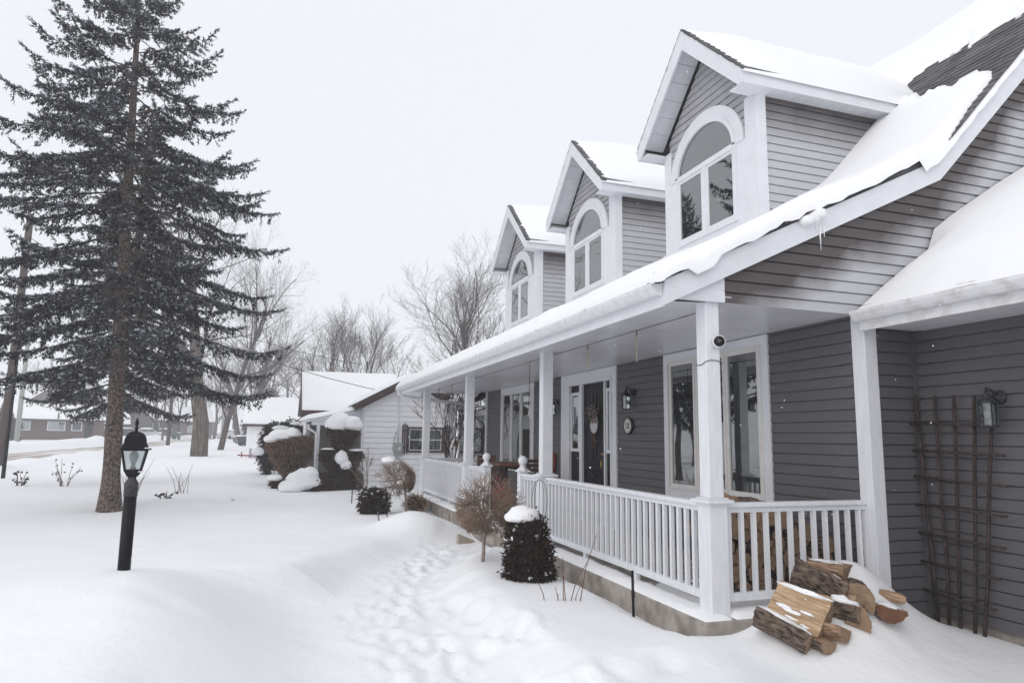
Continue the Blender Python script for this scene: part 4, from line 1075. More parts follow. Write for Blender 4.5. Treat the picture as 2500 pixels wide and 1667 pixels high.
# ---- the big spruce
def spruce(org, H_, lean, seed, rmax, label):
    rg = np.random.default_rng(seed); rr = random.Random(seed)
    t = empty('spruce_tree', org, label, 'tree'); o = Vector(org)
    ax = lambda z: o+Vector((lean[0]*z, lean[1]*z, z))
    def f(b):
        zs = [-.3, 0, .25, .6, 1.5, 3, 5, 7.5, 10, 12.5, H_*.97]; rs = [.33, .27, .23, .195, .175, .16, .135, .105, .075, .045, .015]
        V = []; F = []; n = 18
        zs2 = []
        for i in range(len(zs)-1):
            k = max(1, int((zs[i+1]-zs[i])/.25))
            for j in range(k): zs2.append((zs[i]+(zs[i+1]-zs[i])*j/k, rs[i]+(rs[i+1]-rs[i])*j/k))
        for i, (z, r) in enumerate(zs2):
            c = ax(z)
            for k in range(n):
                a = 2*math.pi*k/n; q = r*(1+.10*mn.noise((math.cos(a)*2, math.sin(a)*2, z*1.5)))
                V.append((c.x+math.cos(a)*q, c.y+math.sin(a)*q, c.z))
        for i in range(len(zs2)-1):
            for k in range(n): F.append((i*n+k, i*n+(k+1) % n, (i+1)*n+(k+1) % n, (i+1)*n+k))
        b.add(V, F, True)
    part('trunk', bark, t, f)
    LP, LD = [], []
    lb = MB(); z = 3.35
    def rad(z):
        K = [(2., 3.3), (3.4, 3.85), (5., 3.8), (7., 3.5), (8.9, 2.9), (10.6, 1.95), (12.3, 1.12), (13.6, .6), (15.2, .12)]
        for (z0_, r0_), (z1_, r1_) in zip(K[:-1], K[1:]):
            if z <= z1_: return r0_+(r1_-r0_)*(z-z0_)/(z1_-z0_)
        return .1
    cones = []
    while z < H_-.3:
        nb = rr.choice((6, 7, 8)) if z < 12 else 7; a0 = rr.uniform(0, 6.28)
        for k in range(nb):
            zz = z+rr.uniform(-.14, .14); a = a0+2*math.pi*k/nb+rr.uniform(-.3, .3)
            L = rad(zz)*rr.uniform(.72, 1.08)
            if rr.random() < .15: L *= .6
            if abs((a+1.37+math.pi) % (2*math.pi)-math.pi) < .4 and rr.random() < .3 and zz > 4.5: L *= .4
            e0 = -.12+.50*ss(5.5, 14, zz)-.03*ss(5, 2.5, zz); dirh = Vector((math.cos(a), math.sin(a), 0)); p0 = ax(zz)+dirh*.1
            n = 9; pts = []
            for i in range(n+1):
                u = i/n
                zc = L*(e0*u-.38*u*u*(1-.5*ss(9, 14, zz))+.30*u**4)
                sw = .05*L*math.sin(u*3+k)
                pts.append(p0+dirh*(L*u)+Vector((-dirh.y, dirh.x, 0))*sw+Vector((0, 0, zc)))
            lb.tube(pts, [max(.006, .034*(L/3.5)*(1-.8*i/n)) for i in range(n+1)], 5, cap=False)
            # side twigs
            step = .105; nt_ = int(L/step)
            for j in range(nt_):
                u = (j+.5)/nt_
                if u < .16+.1*rr.random(): continue
                i0 = min(n-1, int(u*n)); p = pts[i0].lerp(pts[i0+1], u*n-i0); dd = (pts[i0+1]-pts[i0]).normalized()
                side = Vector((-dd.y, dd.x, 0)).normalized()
                for s_ in (-1, 1):
                    if rr.random() < .13: continue
                    env = (.28+.62*math.sin(math.pi*min(1, u*1.05))**.8)*(L/3.6)**.5*(1.15-.75*u**3)
                    l = max(.12, env*rr.uniform(.55, 1.1)*.72)
                    d = (dd*rr.uniform(.5, .9)+side*s_*rr.uniform(.6, 1.)+Vector((0, 0, rr.uniform(-.50, .02)))).normalized()
                    q = p+d*l*.5; d2 = (d+Vector((0, 0, rr.uniform(-.35, .1)))).normalized(); q2 = q+d2*l*.5
                    LP.append((p, q, q2, l))
                if rr.random() < .8:      # hanging twig
                    l = rr.uniform(.12, .34); LP.append((p, p+Vector((rr.gauss(0, .04), rr.gauss(0, .04), -l*.5)), p+Vector((rr.gauss(0, .06), rr.gauss(0, .06), -l)), l*.7))
            LP.append((pts[-2], pts[-1], pts[-1]+(pts[-1]-pts[-2]).normalized()*.16+Vector((0, 0, .04)), .4))
            if zz > 10 and rr.random() < .6: cones.append(pts[-2]-Vector((0, 0, .08)))
        z += rr.uniform(.41, .57) if z < 12 else .28
    lb.build('limbs', bark, t)
    P = []; D = []
    for p, q, q2, l in LP:
        nb = max(14, int(l*125))
        u = rg.uniform(0, 1, nb)[:, None]
        p_, q_, r_ = np.array(p), np.array(q), np.array(q2)
        pos = np.where(u < .5, p_+(q_-p_)*u*2, q_+(r_-q_)*(u-.5)*2)
        dr = np.array((q2-p).normalized())[None, :].repeat(nb, 0)
        P.append(pos+rg.normal(0, .016, pos.shape)); D.append(dr*.9+rg.normal(0, .5, (nb, 3)))
    P = np.concatenate(P); D = np.concatenate(D)
    V = blades(P, D, .078, .030, rg, .2)
    tri_obj('needles', V, spruce_f, t)
    k = rg.uniform(0, 1, len(P)) < (.030+.05*(np.sin(P[:, 0]*3.1)*np.sin(P[:, 1]*2.7)*np.sin(P[:, 2]*2.3) > .12))
    Dk = D[k].copy(); Dk[:, 2] = np.abs(Dk[:, 2])*.3
    tri_obj('frost', blades(P[k]+np.array([0, 0, .02]), Dk, .085, .050, rg, .2), mat('hoar_frost', (.46, .49, .53), rough=.9, var=.15), t)
    cm = mat('spruce_cones', (.15, .075, .045), rough=.8, var=.3)
    part('cones', cm, t, lambda b: [b.lathe([(.004, 0), (.022, .03), (.02, .08), (.006, .12)], c-Vector((0, 0, .1)), 6) for c in cones[:60]])
    return t
sp1 = spruce((-3.56, 17.65, -.22), 15.1, (-.034, 0), 77, 4.15, 'towering dark blue-grey spruce dusted with frost on the front lawn')
reflection_spruce = copy_tree(sp1); reflection_spruce.location = (-5.22, 25.6, -.2); reflection_spruce.rotation_euler = (0, 0, 2.2); reflection_spruce.scale = (.72, .72, .85); reflection_spruce['label'] = 'added second spruce behind the big one, there only for the dormer windows to reflect'  # added tree, placed only to give the dormer glass something dark to reflect

# ---- evergreens across the road
def conifer(name, label, loc_, h, r, m, n, seed, cat='evergreen', group=None):
    rg = np.random.default_rng(seed); t = empty(name, loc_, label, cat, group)
    z = rg.uniform(0, 1, n)**1.4; rad = r*(1-z)*rg.uniform(.7, 1.12, n)+.03; a = rg.uniform(0, 6.283, n)
    P = np.stack([loc_[0]+np.cos(a)*rad, loc_[1]+np.sin(a)*rad, loc_[2]+z*h], 1)
    D = np.stack([np.cos(a), np.sin(a), np.full(n, .1)], 1)
    tri_obj('foliage', blades(P, D, h*.09, h*.04, rg, .5), m, t)
    part('trunk', corem, t, lambda b: b.lathe([(r*.7, .1), (r*.55, h*.3), (r*.2, h*.75), (.02, h*.95)], loc_, 10))  # wide dark cone, painted as the shade inside the foliage
    return t
conifer('conical_evergreen', 'broad dark evergreen flecked with snow in front of the brick house', polar(-15.25, 104, .55), 4.0, 1.25, cedar_f, 3500, 41)
conifer('conical_evergreen', 'dark snowy evergreen at the left edge behind the leaning utility pole', polar(-18.0, 92, .45), 4.2, 1.3, cedar_f, 3500, 42)
for k, (bb, hh) in enumerate(((-13.45, 8.6), (-13.15, 8.3), (-12.85, 8.0), (-12.45, 7.7))):
    conifer('far_fir', 'one of the four small hazy fir tops in a row above the brick house roof', polar(bb, 170), hh, 1.0, cedar_f, 700, 50+k, group='row of hazy fir tops behind the brick house')

# ---- garden stalks
def stalks(name, label, c, pts, m=greyreed, r=.006, seeds=0, seed=0, cat='dry plant'):
    rr = random.Random(seed); t_ = MB()
    for dx, dy, lx, ly, h in pts:
        p = Vector((c[0]+dx, c[1]+dy, c[2]-.08)); q = p+Vector((lx, ly, h)); mid = p.lerp(q, .5)+Vector((lx*-.12+rr.gauss(0, .008), 0, h*.04))
        t_.tube([p, mid, q], [r, r*.8, r*.45], 5, cap=False)
        for k in range(seeds):
            u = rr.uniform(.35, 1); s_ = p.lerp(q, u)+Vector((rr.gauss(0, .04), rr.gauss(0, .04), rr.gauss(0, .02)))
            t_.tube([p.lerp(q, u), s_], [r*.5, r*.4], 3, cap=False); t_.ball(s_, r*2.6, 6)
    o = t_.build(name, m, org=c); tag(o, label, cat); return o
gz = ground
def G(x, y, dz=0): return (x, y, gz(x, y)+dz)
redst = mat('reddish_stalks', (.16, .075, .055), rough=.8, var=.25)
stalks('dry_stalks', 'thin reddish stems poking out of the snow in front of the porch railing', G(2.72, 6.45), [(-.17, 0, -.08, .02, .28), (-.04, 0, -.03, 0, .22), (.02, 0, -.01, 0, .50), (.05, 0, -.03, 0, .32), (.08, 0, .26, .05, .48), (.19, 0, .22, .05, .70), (.15, .02, .06, 0, .20), (-.01, .02, -.02, 0, .14)], redst, .0055, seed=1)
rr = random.Random(8)
fan = lambda n, w, h: [(rr.uniform(-w, w)*.4, rr.uniform(-.1, .1), rr.uniform(-w, w), rr.uniform(-.1, .1), h*rr.uniform(.6, 1.1)) for _ in range(n)]
stalks('dry_stalks', 'grey seedhead stems in the snow left of the spruce trunk', G(-6.15, 24.3), fan(9, .45, .85), r=.010, seeds=2, seed=2)
stalks('dry_stalks', 'small dark clump of dead flower stems farthest left on the lawn', G(-7.5, 24.8), fan(7, .25, .5), darkwood, .012, 3, 3)
stalks('dry_stalks', 'airy fan of bare stems directly behind the lamp post', G(-4.0, 22.6), fan(9, .42, .95), r=.009, seed=4)
stalks('dry_stalks', 'curving bare stems rising above a low snow hump right of the lamp post', G(-2.6, 21.6), fan(8, .42, .85), r=.009, seed=5)
stalks('dry_stalks', 'low dark seed pods peeking through the snow right of the lamp post', G(-2.9, 20.2), fan(6, .30, .26), darkwood, .012, 2, 6)
stalks('dry_stalks', 'tiny pair of twigs alone on the open lawn', G(-1.1, 18.9), fan(3, .15, .2), r=.007, seed=7)
stalks('dry_stalks', 'few stray twigs at the left edge beside the dark pole', G(-7.9, 21.5), fan(4, .18, .7), r=.010, seed=12)
bare_tree('sapling', 'little leafless sapling against the white neighbour wall', G(2.34, 19.7), 1.45, .022, .95, 18, levels=3, kids=(7, 5, 3), minr=.006, fork=.3, cat='sapling', m=greyreed)
bare_tree('sapling', 'leafless shrubby tree with an orange bird feeder seen through the far porch', (4.72, 20.0, -.2), 3.7, .05, .6, 19, levels=3, kids=(9, 6, 4), minr=.008, upright=1., fork=.25, cat='sapling', multi=2)
bare_tree('rose_bush', 'dark trailing rose stems climbing beside the globe tree', G(3.2, 9.9), 1.0, .010, .9, 23, levels=2, kids=(6, 4, 3), minr=.004, cat='shrub', m=darkwood)
shrub('lavender_clump', 'tawny tuft of dead perennials at the far corner of the porch slab', 'dry plant', G(3.1, 16.2), [((3.1, 16.2, -.05), (.25, .5, .2))], mat('straw', (.26, .18, .12), rough=.9, var=.3), 900, .12, .02, 24, jitter=.05)
o = MB(); fb = Vector((4.95, 19.9, 1.36)); o.lathe([(.01, .12), (.06, .02), (.075, -.03), (.05, -.09), (.01, -.12)], fb, 10); o.tube([fb+Vector((0, 0, .1)), fb+Vector((0, 0, .4))], [.004, .004], 4)
tag(o.build('bird_feeder', mat('orange_clay', (.40, .15, .06), rough=.6), org=fb), 'small orange teardrop bird feeder hanging in the sapling', 'bird feeder')

# ---- lamp post
def lamp_post():
    x, y = 0., 0.; zb = -1.2
    t = empty('lamp_post', (0, 0, 0), 'black yard lamp post with a four-sided glass lantern standing in the snow', 'lamp post')
    part('post', blackpost, t, lambda b: b.tube([(x+.004, y, .2), (x, y, 1.08)], [.051, .051], 24))
    part('collar', mat('weathered_collar', (.045, .045, .05), rough=.55, var=.5, scale=30), t, lambda b: b.lathe([(.055, 1.065), (.056, 1.15), (.048, 1.165), (.032, 1.185), (.035, 1.20)], (x, y, 0), 24))
    rot = R(12)
    def sq(r, z): return [(x+r*math.sqrt(2)*math.cos(rot+math.pi/4+k*math.pi/2), y+r*math.sqrt(2)*math.sin(rot+math.pi/4+k*math.pi/2), z) for k in range(4)]
    def loft(b, prof, n=4):
        V = []
        for r, z in prof: V += sq(r, z)
        F = [(i*4+k, i*4+(k+1) % 4, (i+1)*4+(k+1) % 4, (i+1)*4+k) for i in range(len(prof)-1) for k in range(4)]+[(3, 2, 1, 0), tuple(range(len(prof)*4-4, len(prof)*4))]
        b.add(V, F)
    lan = MB(); loft(lan, [(.030, 1.195), (.044, 1.205), (.060, 1.225), (.066, 1.235), (.066, 1.242)]); lan = lan.build('lantern', blackm, t, bevel=.002)
    part('roof', blackm, lan, lambda b: (loft(b, [(.112, 1.385), (.126, 1.388), (.126, 1.394), (.104, 1.404), (.088, 1.43), (.082, 1.462), (.070, 1.488), (.046, 1.506), (.015, 1.512)])))
    part('finial', blackm, lan, lambda b: b.lathe([(.016, 1.505), (.010, 1.525), (.018, 1.532), (.008, 1.545), (.013, 1.555), (.016, 1.572), (.010, 1.592), (.001, 1.612)], (x, y, 0), 12))
    def f(b):
        for P, Q in zip(sq(.060, 1.238), sq(.098, 1.388)): b.bar(P, Q, .013, .013)
        for z, r in ((1.242, .062), (1.384, .098)):
            q = sq(r, z)
            for k in range(4): b.bar(q[k], q[(k+1) % 4], .012, .012)
        q0, q1 = sq(.062, 1.24), sq(.098, 1.386)
    part('frame', blackm, lan, f)
    part('glass_panel', lglass, lan, lambda b: [b.add([sq(.060, 1.24)[k], sq(.060, 1.24)[(k+1) % 4], sq(.096, 1.385)[(k+1) % 4], sq(.096, 1.385)[k]], [(0, 1, 2, 3)]) for k in range(4)])
    part('bulb', mat('white_bulb', (.72, .73, .72), rough=.3, var=.02), lan, lambda b: b.lathe([(.014, 1.262), (.018, 1.29), (.034, 1.32), (.038, 1.345), (.028, 1.368), (.004, 1.376)], (x, y, 0), 16))
    part('socket', metalg, lan, lambda b: b.lathe([(.026, 1.238), (.026, 1.262), (.016, 1.266)], (x, y, 0), 14))
    part('snow_cap', roofsnow, lan, lambda b: (snow_blob(b, (x+.115, y-.07, 1.397), (.03, .05, .006), 2, rough=.4), snow_blob(b, (x+.06, y-.03, 1.235), (.03, .03, .010), 5)))
    s_ = 1.17; t.scale = (s_*.80, s_*.80, s_); t.location = (-.97*s_, 5.412*s_, 1.5-1.5*s_)
lamp_post()

# ---- wall lanterns
def wall_lantern(p, wall_x, s, label, panes=6, m=None, group=None):
    m = m or blackm
    x, y, z = p; t = empty('wall_lantern', (wall_x, y, z+.05*s), label, 'wall lamp', group)
    part('back_plate', m, t, lambda b: b.lathe([(.075*s, 0), (.075*s, .012), (.055*s, .03), (.02*s, .045), (.015*s, .06)], (wall_x-.0, y-.02*s, z+.20*s), 20, axis=(-1, 0, 0)))
    part('arm', m, t, lambda b: b.tube([(wall_x-.03, y-.02*s, z+.20*s), (wall_x-.07*s, y, z+.26*s), (x+.03*s, y, z+.28*s), (x, y, z+.25*s)], .014*s, 8))
    la = MB(); la.lathe([(.09*s, .135*s), (.098*s, .14*s), (.098*s, .148*s), (.070*s, .175*s), (.040*s, .20*s), (.022*s, .235*s), (.01*s, .25*s), (.018*s, .262*s), (.007*s, .275*s), (.014*s, .288*s), (.001, .305*s)], (x, y, z), panes, smooth=False)
    la.lathe([(.075*s, -.115*s), (.092*s, -.11*s), (.088*s, -.10*s), (.07*s, -.095*s)], (x, y, z), panes, smooth=False)
    la = la.build('lantern', m, t)
    part('frame', m, la, lambda b: [b.bar((x+.078*s*math.cos(a), y+.078*s*math.sin(a), z-.1*s), (x+.084*s*math.cos(a), y+.084*s*math.sin(a), z+.14*s), .011*s, .011*s) for a in [2*math.pi*k/panes for k in range(panes)]])
    part('glass_panel', lglass, la, lambda b: b.lathe([(.070*s, -.095*s), (.076*s, .135*s)], (x, y, z), panes, smooth=False))
    part('bulb', mat('bulb', (.66, .64, .58), rough=.3, var=.02) if 'bulb' not in MATS else MATS['bulb'], la, lambda b: b.ball((x, y, z+.02*s), .036*s, 12, 1.3))
wall_lantern((5.34, 9.965, 2.10), 5.474, .90, 'black coach lantern on the wall right of the front door')
wall_lantern((5.34, 13.22, 2.10), 5.474, .90, 'black coach lantern on the wall left of the front door, half hidden by the post')
wall_lantern((5.96, 4.39, 1.76), 6.103, .86, 'weathered grey lantern on the dark wall above the trellis', m=mat('verdigris_black', (.035, .037, .04), rough=.6, var=.5, scale=30))

# ---- house number plaque
def plaque():
    c = Vector((5.462, 10.125, 1.74)); t = empty('number_plaque', c, 'black-rimmed oval plaque reading 18 beside the front door', 'house number')
    def oval(b, ry, rz, x0, x1, wav=0):
        n = 40; P = [(x0, c.y+ry*math.cos(2*math.pi*k/n)*(1+wav*max(0, abs(math.cos(2*math.pi*k/n))-.85)*3), c.z+rz*math.sin(2*math.pi*k/n)) for k in range(n)]
        b.prism(P, (x1-x0, 0, 0))
    part('backing', blackm, t, lambda b: oval(b, .150, .150, c.x, c.x-.016, .35), bevel=.004)
    part('face', mat('cream_enamel', (.66, .64, .60), rough=.35, var=.03), t, lambda b: oval(b, .112, .122, c.x-.016, c.x-.024))
    X0, X1 = c.x-.024, c.x-.029
    def one(b):
        y, z = c.y+.040, c.z
        b.prism([(X0, y+.008, z-.042), (X0, y-.008, z-.042), (X0, y-.008, z+.052), (X0, y+.004, z+.052), (X0, y+.022, z+.038), (X0, y+.022, z+.028), (X0, y+.008, z+.032)], (X1-X0, 0, 0))
        b.box((X0, y-.017, z-.054), (X1, y+.017, z-.042))
    part('digit', blackm, t, one)
    def eight(b):
        y, z = c.y-.034, c.z
        for zc, ry, rz in ((z+.026, .023, .027), (z-.026, .027, .029)):
            n = 20; V = []; F = []
            for k in range(n):
                a = 2*math.pi*k/n
                for s_ in (1, .45):
                    for xx in (X0, X1): V.append((xx, y+ry*s_*math.cos(a), zc+rz*(s_ if s_ == 1 else .56)*math.sin(a)))
            for k in range(n):
                p, q = k*4, ((k+1) % n)*4
                F += [(p+1, q+1, q+3, p+3), (p, p+1, q+1, q), (p+2, q+2, q+3, p+3)]
            b.add(V, F)
    part('digit', blackm, t, eight)
    def f(b):   # ring of tiny lettering, too small to read
        for k in range(34):
            a = 2*math.pi*k/34
            if abs(math.sin(a)) < .45: continue
            b.obox((c.x-.025, c.y+.098*math.cos(a), c.z+.107*math.sin(a)), (.001, 0, 0), (0, .0035, 0), (0, 0, .006))
    part('small_lettering', blackm, t, f)
plaque()
# ---- door decoration
t = empty('door_sign', (5.50, 11.47, 1.8), 'oval wooden door sign with a floral bow hanging on the black door', 'door sign')
def f(b):
    n = 36; c = (5.475, 11.46, 1.80); b.prism([(c[0], c[1]+.155*math.cos(2*math.pi*k/n), c[2]+.185*math.sin(2*math.pi*k/n)) for k in range(n)], (-.015, 0, 0))
part('board', mat('sign_board', (.50, .50, .51), rough=.7, var=.06), t, f)
part('upper_band', mat('sign_band', (.22, .17, .15), rough=.7), t, lambda b: b.prism([(5.459, 11.46+.15*math.cos(a), 1.80+.18*math.sin(a)) for a in [math.pi*k/16 for k in range(0, 17)]], (-.003, 0, 0)))
part('hanger', rope, t, lambda b: b.tube([(5.47, 11.34, 1.95), (5.475, 11.46, 2.16), (5.47, 11.58, 1.95)], .006, 6))
rgd = np.random.default_rng(3)
P = np.array([5.44, 11.49, 2.0])+rgd.normal(0, 1, (420, 3))*np.array([.02, .085, .06])
tri_obj('flowers', blades(P, rgd.normal(0, 1, (420, 3)), .05, .028, rgd), mat('dried_flowers', (.10, .045, .04), rough=.9, var=.5, scale=25, c2=(.55, .50, .46), fac=(.45, .6)), t)
P = np.array([5.46, 11.46, 1.50])+rgd.normal(0, 1, (120, 3))*np.array([.012, .02, .07])
tri_obj('tassel', blades(P, rgd.normal(0, 1, (120, 3))+np.array([0, 0, -1]), .05, .014, rgd), redst, t)
# ---- red wall ornament
def f(b):
    c = Vector((5.455, 13.37, 1.02)); prof = [(.0, -.20), (.055, -.19), (.075, -.12), (.10, .04), (.115, .12), (.09, .18), (.04, .205), (-.04, .205), (-.09, .18), (-.115, .12), (-.10, .04), (-.075, -.12), (-.055, -.19)]
    b.prism([(c.x, c.y+u, c.z+v) for u, v in prof], (-.03, 0, 0))
b = MB(); f(b); tag(b.build('wooden_sledge', redm, org=(5.455, 13.37, 1.02), bevel=.006), 'small red tapered wooden ornament on the wall left of the door', 'ornament')
# ---- security camera and its cable
t = empty('security_camera', (3.77, 5.262, 2.41), 'round white security camera with a black face on the nearest porch post', 'camera')
cd = Vector((-.42, -.90, -.05)).normalized(); cc = Vector((3.772, 5.262, 2.412))
part('housing', mat('camera_white', (.72, .72, .74), rough=.3, var=.02), t, lambda b: b.lathe([(.03, -.03), (.054, -.005), (.061, .03), (.060, .055), (.051, .068)], cc, 28, axis=cd))
part('face_disc', mat('camera_black', (.006, .006, .007), rough=.25, var=.1), t, lambda b: b.lathe([(.0505, .066), (.048, .072), (.002, .073)], cc, 28, axis=cd))
part('lens', mat('lens', (.05, .05, .06), rough=.1, var=.1, spec=.8), t, lambda b: b.lathe([(.016, .0725), (.016, .076), (.010, .0765), (.001, .0766)], cc, 16, axis=cd))
part('cable', blackm, t, lambda b: b.tube([(3.655, 5.44, 2.205), (3.65, 5.36, 2.20), (3.652, 5.285, 2.225), (3.70, 5.278, 2.24), (3.78, 5.278, 2.238), (3.828, 5.282, 2.215), (3.832, 5.34, 2.21)], .0035, 5))
# ---- hooks, tassels, chime, cable on the ceiling
for yy, lb in ((7.05, 'short cord tassel on the ceiling hook nearest the camera'), (8.41, 'short cord tassel on the ceiling hook near the second porch post')):
    t = empty('hanging_tassel', (3.92, yy, 2.79), lb, 'hanging cord', 'cord tassels on the porch ceiling hooks')
    part('hook', blackm, t, lambda b: b.tube([(3.92, yy, 2.80), (3.92, yy, 2.765), (3.92, yy+.02, 2.745), (3.92, yy+.0, 2.725), (3.92, yy-.022, 2.74), (3.92, yy-.028, 2.76)], .005, 6))
    part('cord', rope, t, lambda b: [b.tube([(3.92, yy+dy, 2.73), (3.92+dy*.5, yy+dy*1.8, 2.60), (3.92, yy+dy*1.2, 2.44-abs(dy)*3)], .0035, 4) for dy in (-.010, -.004, .003, .010)])
t = empty('wind_chime', (3.88, 16.1, 2.79), 'silver tube wind chime hanging near the far porch posts', 'wind chime')
part('hook', blackm, t, lambda b: b.tube([(3.88, 16.1, 2.80), (3.88, 16.1, 2.70), (3.88, 16.13, 2.67), (3.88, 16.08, 2.65)], .006, 6))
part('disc', darkwood, t, lambda b: (b.lathe([(.06, 0), (.06, .02)], (3.88, 16.1, 2.30), 14), b.tube([(3.88, 16.1, 2.32), (3.88, 16.1, 2.66)], .002, 4)))
for a in range(5):
    part('chime_tube', chime, t, lambda b: b.tube([(3.88+.045*math.cos(a*1.257), 16.1+.045*math.sin(a*1.257), 2.28), (3.88+.045*math.cos(a*1.257), 16.1+.045*math.sin(a*1.257), 1.86-.04*a)], .008, 6))
b = MB(); b.tube([(3.88, 17.6, 2.80), (3.88, 17.6, 2.72), (3.88, 17.64, 2.69), (3.88, 17.6, 2.67)], .007, 6); b.tube([(3.88, 17.55, 2.71), (3.88, 17.65, 2.71)], .006, 5)
tag(b.build('ceiling_hook', blackm, org=(3.88, 17.6, 2.8)), 'empty black hook on the ceiling beside the farthest post', 'hook')
b = MB(); pts = [(3.924, 5.45+i*.52, 2.792-.006*abs(math.sin(i*1.9))) for i in range(25)]; b.tube(pts, .004, 4); b.tube([(3.924, 10.72, 2.79), (3.92, 10.73, 2.4), (3.915, 10.74, 2.03)], .004, 4)
tag(b.build('ceiling_cable', blackm, org=(3.924, 5.45, 2.79)), 'thin black cable running along the porch ceiling with a loose end hanging down', 'cable')
# ---- trellis
t = empty('trellis', (6.05, 4.9, -.25), 'rustic dark brown garden trellis leaning on the grey wall', 'trellis')
for k, (a, c) in enumerate((((5.184, 1.99), (5.091, -.26)), ((4.969, 1.98), (4.981, -.24)), ((4.772, 1.97), (4.874, -.22)), ((4.566, 1.96), (4.733, -.21)), ((4.391, 1.94), (4.669, -.36)))):
    wv = .008*math.sin(k*2.1); part('upright', trelw, t, lambda b: b.tube([(6.045, a[0], a[1]), (6.04, a[0]+(c[0]-a[0])*.35+wv, a[1]+(c[1]-a[1])*.35), (6.045, a[0]+(c[0]-a[0])*.7-wv, a[1]+(c[1]-a[1])*.7), (6.03, c[0], c[1])], [.017, .018, .018, .019], 6))
for k, (a, c) in enumerate((((5.285, 1.709), (4.40, 1.681)), ((5.287, 1.445), (4.313, 1.415)), ((5.25, 1.187), (4.319, 1.15)), ((5.245, .914), (4.349, .889)), ((5.225, .647), (4.38, .618)), ((5.224, .374), (4.447, .345)), ((5.219, .104), (4.51, .077)), ((5.116, -.186), (4.631, -.215)))):
    part('crossbar', trelw, t, lambda b: b.tube([(6.022, a[0], a[1]), (6.018, (a[0]+c[0])/2, (a[1]+c[1])/2+.006*math.sin(k*3)), (6.022, c[0], c[1])], [.014, .015, .013], 6))
# ---- firewood
endm = rings('end_grain', (.34, .235, .155), (.17, .105, .065))
splm = mat('split_wood', (.42, .27, .155), rough=.8, var=.25, scale=5, stretch=(9, 9, 1.2), bump=.5, bscale=8, c2=(.60, .43, .28), bdist=.008)
splm_d = mat('aged_split_wood', (.26, .16, .10), rough=.85, var=.3, scale=7, stretch=(11, 11, 1.), bump=.6, bscale=10, c2=(.44, .30, .20), bdist=.008)
barkm = mat('log_bark', (.045, .030, .024), rough=.95, var=.4, scale=24, stretch=(2.2, 2.2, .7), bump=1., bscale=22, c2=(.22, .165, .13), bdist=.02)
def log_mesh(L, r, kind, seed, sp=None):
    """along local z. kind: wedge/half/round/quarter; returns MB"""
    rr = random.Random(seed); b = MB()
    if kind == 'round': arc = (0, 2*math.pi); 
    elif kind == 'half': arc = (0, math.pi)
    elif kind == 'wedge': arc = (math.pi*.5-.62, math.pi*.5+.62)
    else: arc = (math.pi*.5-.85, math.pi*.5+.85)
    n = 26; pts = []; edge = []
    for i in range(n+(0 if kind == 'round' else 1)):
        a = arc[0]+(arc[1]-arc[0])*i/n; q = r*(1+.07*mn.noise((math.cos(a)*2+seed, math.sin(a)*2, 0))+.045*mn.noise((a*7, seed, 2))); pts.append([q*math.cos(a), q*math.sin(a)]); edge.append(0)
    if kind != 'round':
        if kind == 'half':
            for k in range(1, 4): pts.append([-r+2*r*k/4, rr.uniform(-.02, .02)*r*3]); edge.append(1)
        else:
            pts.append([r*.0+rr.uniform(-.04, .04)*r, r*.0]); edge.append(1)
        edge[n] = 1
    cy = sum(p[1] for p in pts)/len(pts); pts = [(p[0], p[1]-cy) for p in pts]
    m = 20; N_ = len(pts); V = []
    for j in range(m+1):
        z = -L/2+L*j/m; s_ = 1+.035*math.sin(j*.36+seed)-.05*(j in (0, m))
        for i, (x, y) in enumerate(pts):
            q = 1+(.10 if edge[i] == 0 else .03)*mn.noise((x*42+seed, y*42, z*11)); V.append((x*s_*q+.006*math.sin(j*.45+seed), y*s_*q, z+(.010*mn.noise((x*40, y*40, seed)) if j in (0, m) else 0)))
    for j in range(m):
        for i in range(N_):
            b.mi = 0 if edge[i] == 0 else 1
            b.f.append([j*N_+i, j*N_+(i+1) % N_, (j+1)*N_+(i+1) % N_, (j+1)*N_+i]); b.m.append(b.mi); b.sm.append(False)
    b.f.append(list(range(N_))[::-1]); b.m.append(2); b.sm.append(False); b.f.append(list(range(m*N_, (m+1)*N_))); b.m.append(2); b.sm.append(False)
    b.v = V; return b
from mathutils import Quaternion, Matrix as Mx
def settle(c, off):
    """slide a resting log to where the snow carries it"""
    eye = Vector((0, 0, 1.5)); d = Vector(c)-eye; t_ = .85
    while t_ < 1.2:
        p = eye+d*t_
        if p.z <= ground(p.x, p.y)+off: return p
        t_ += .004
    return Vector(c)
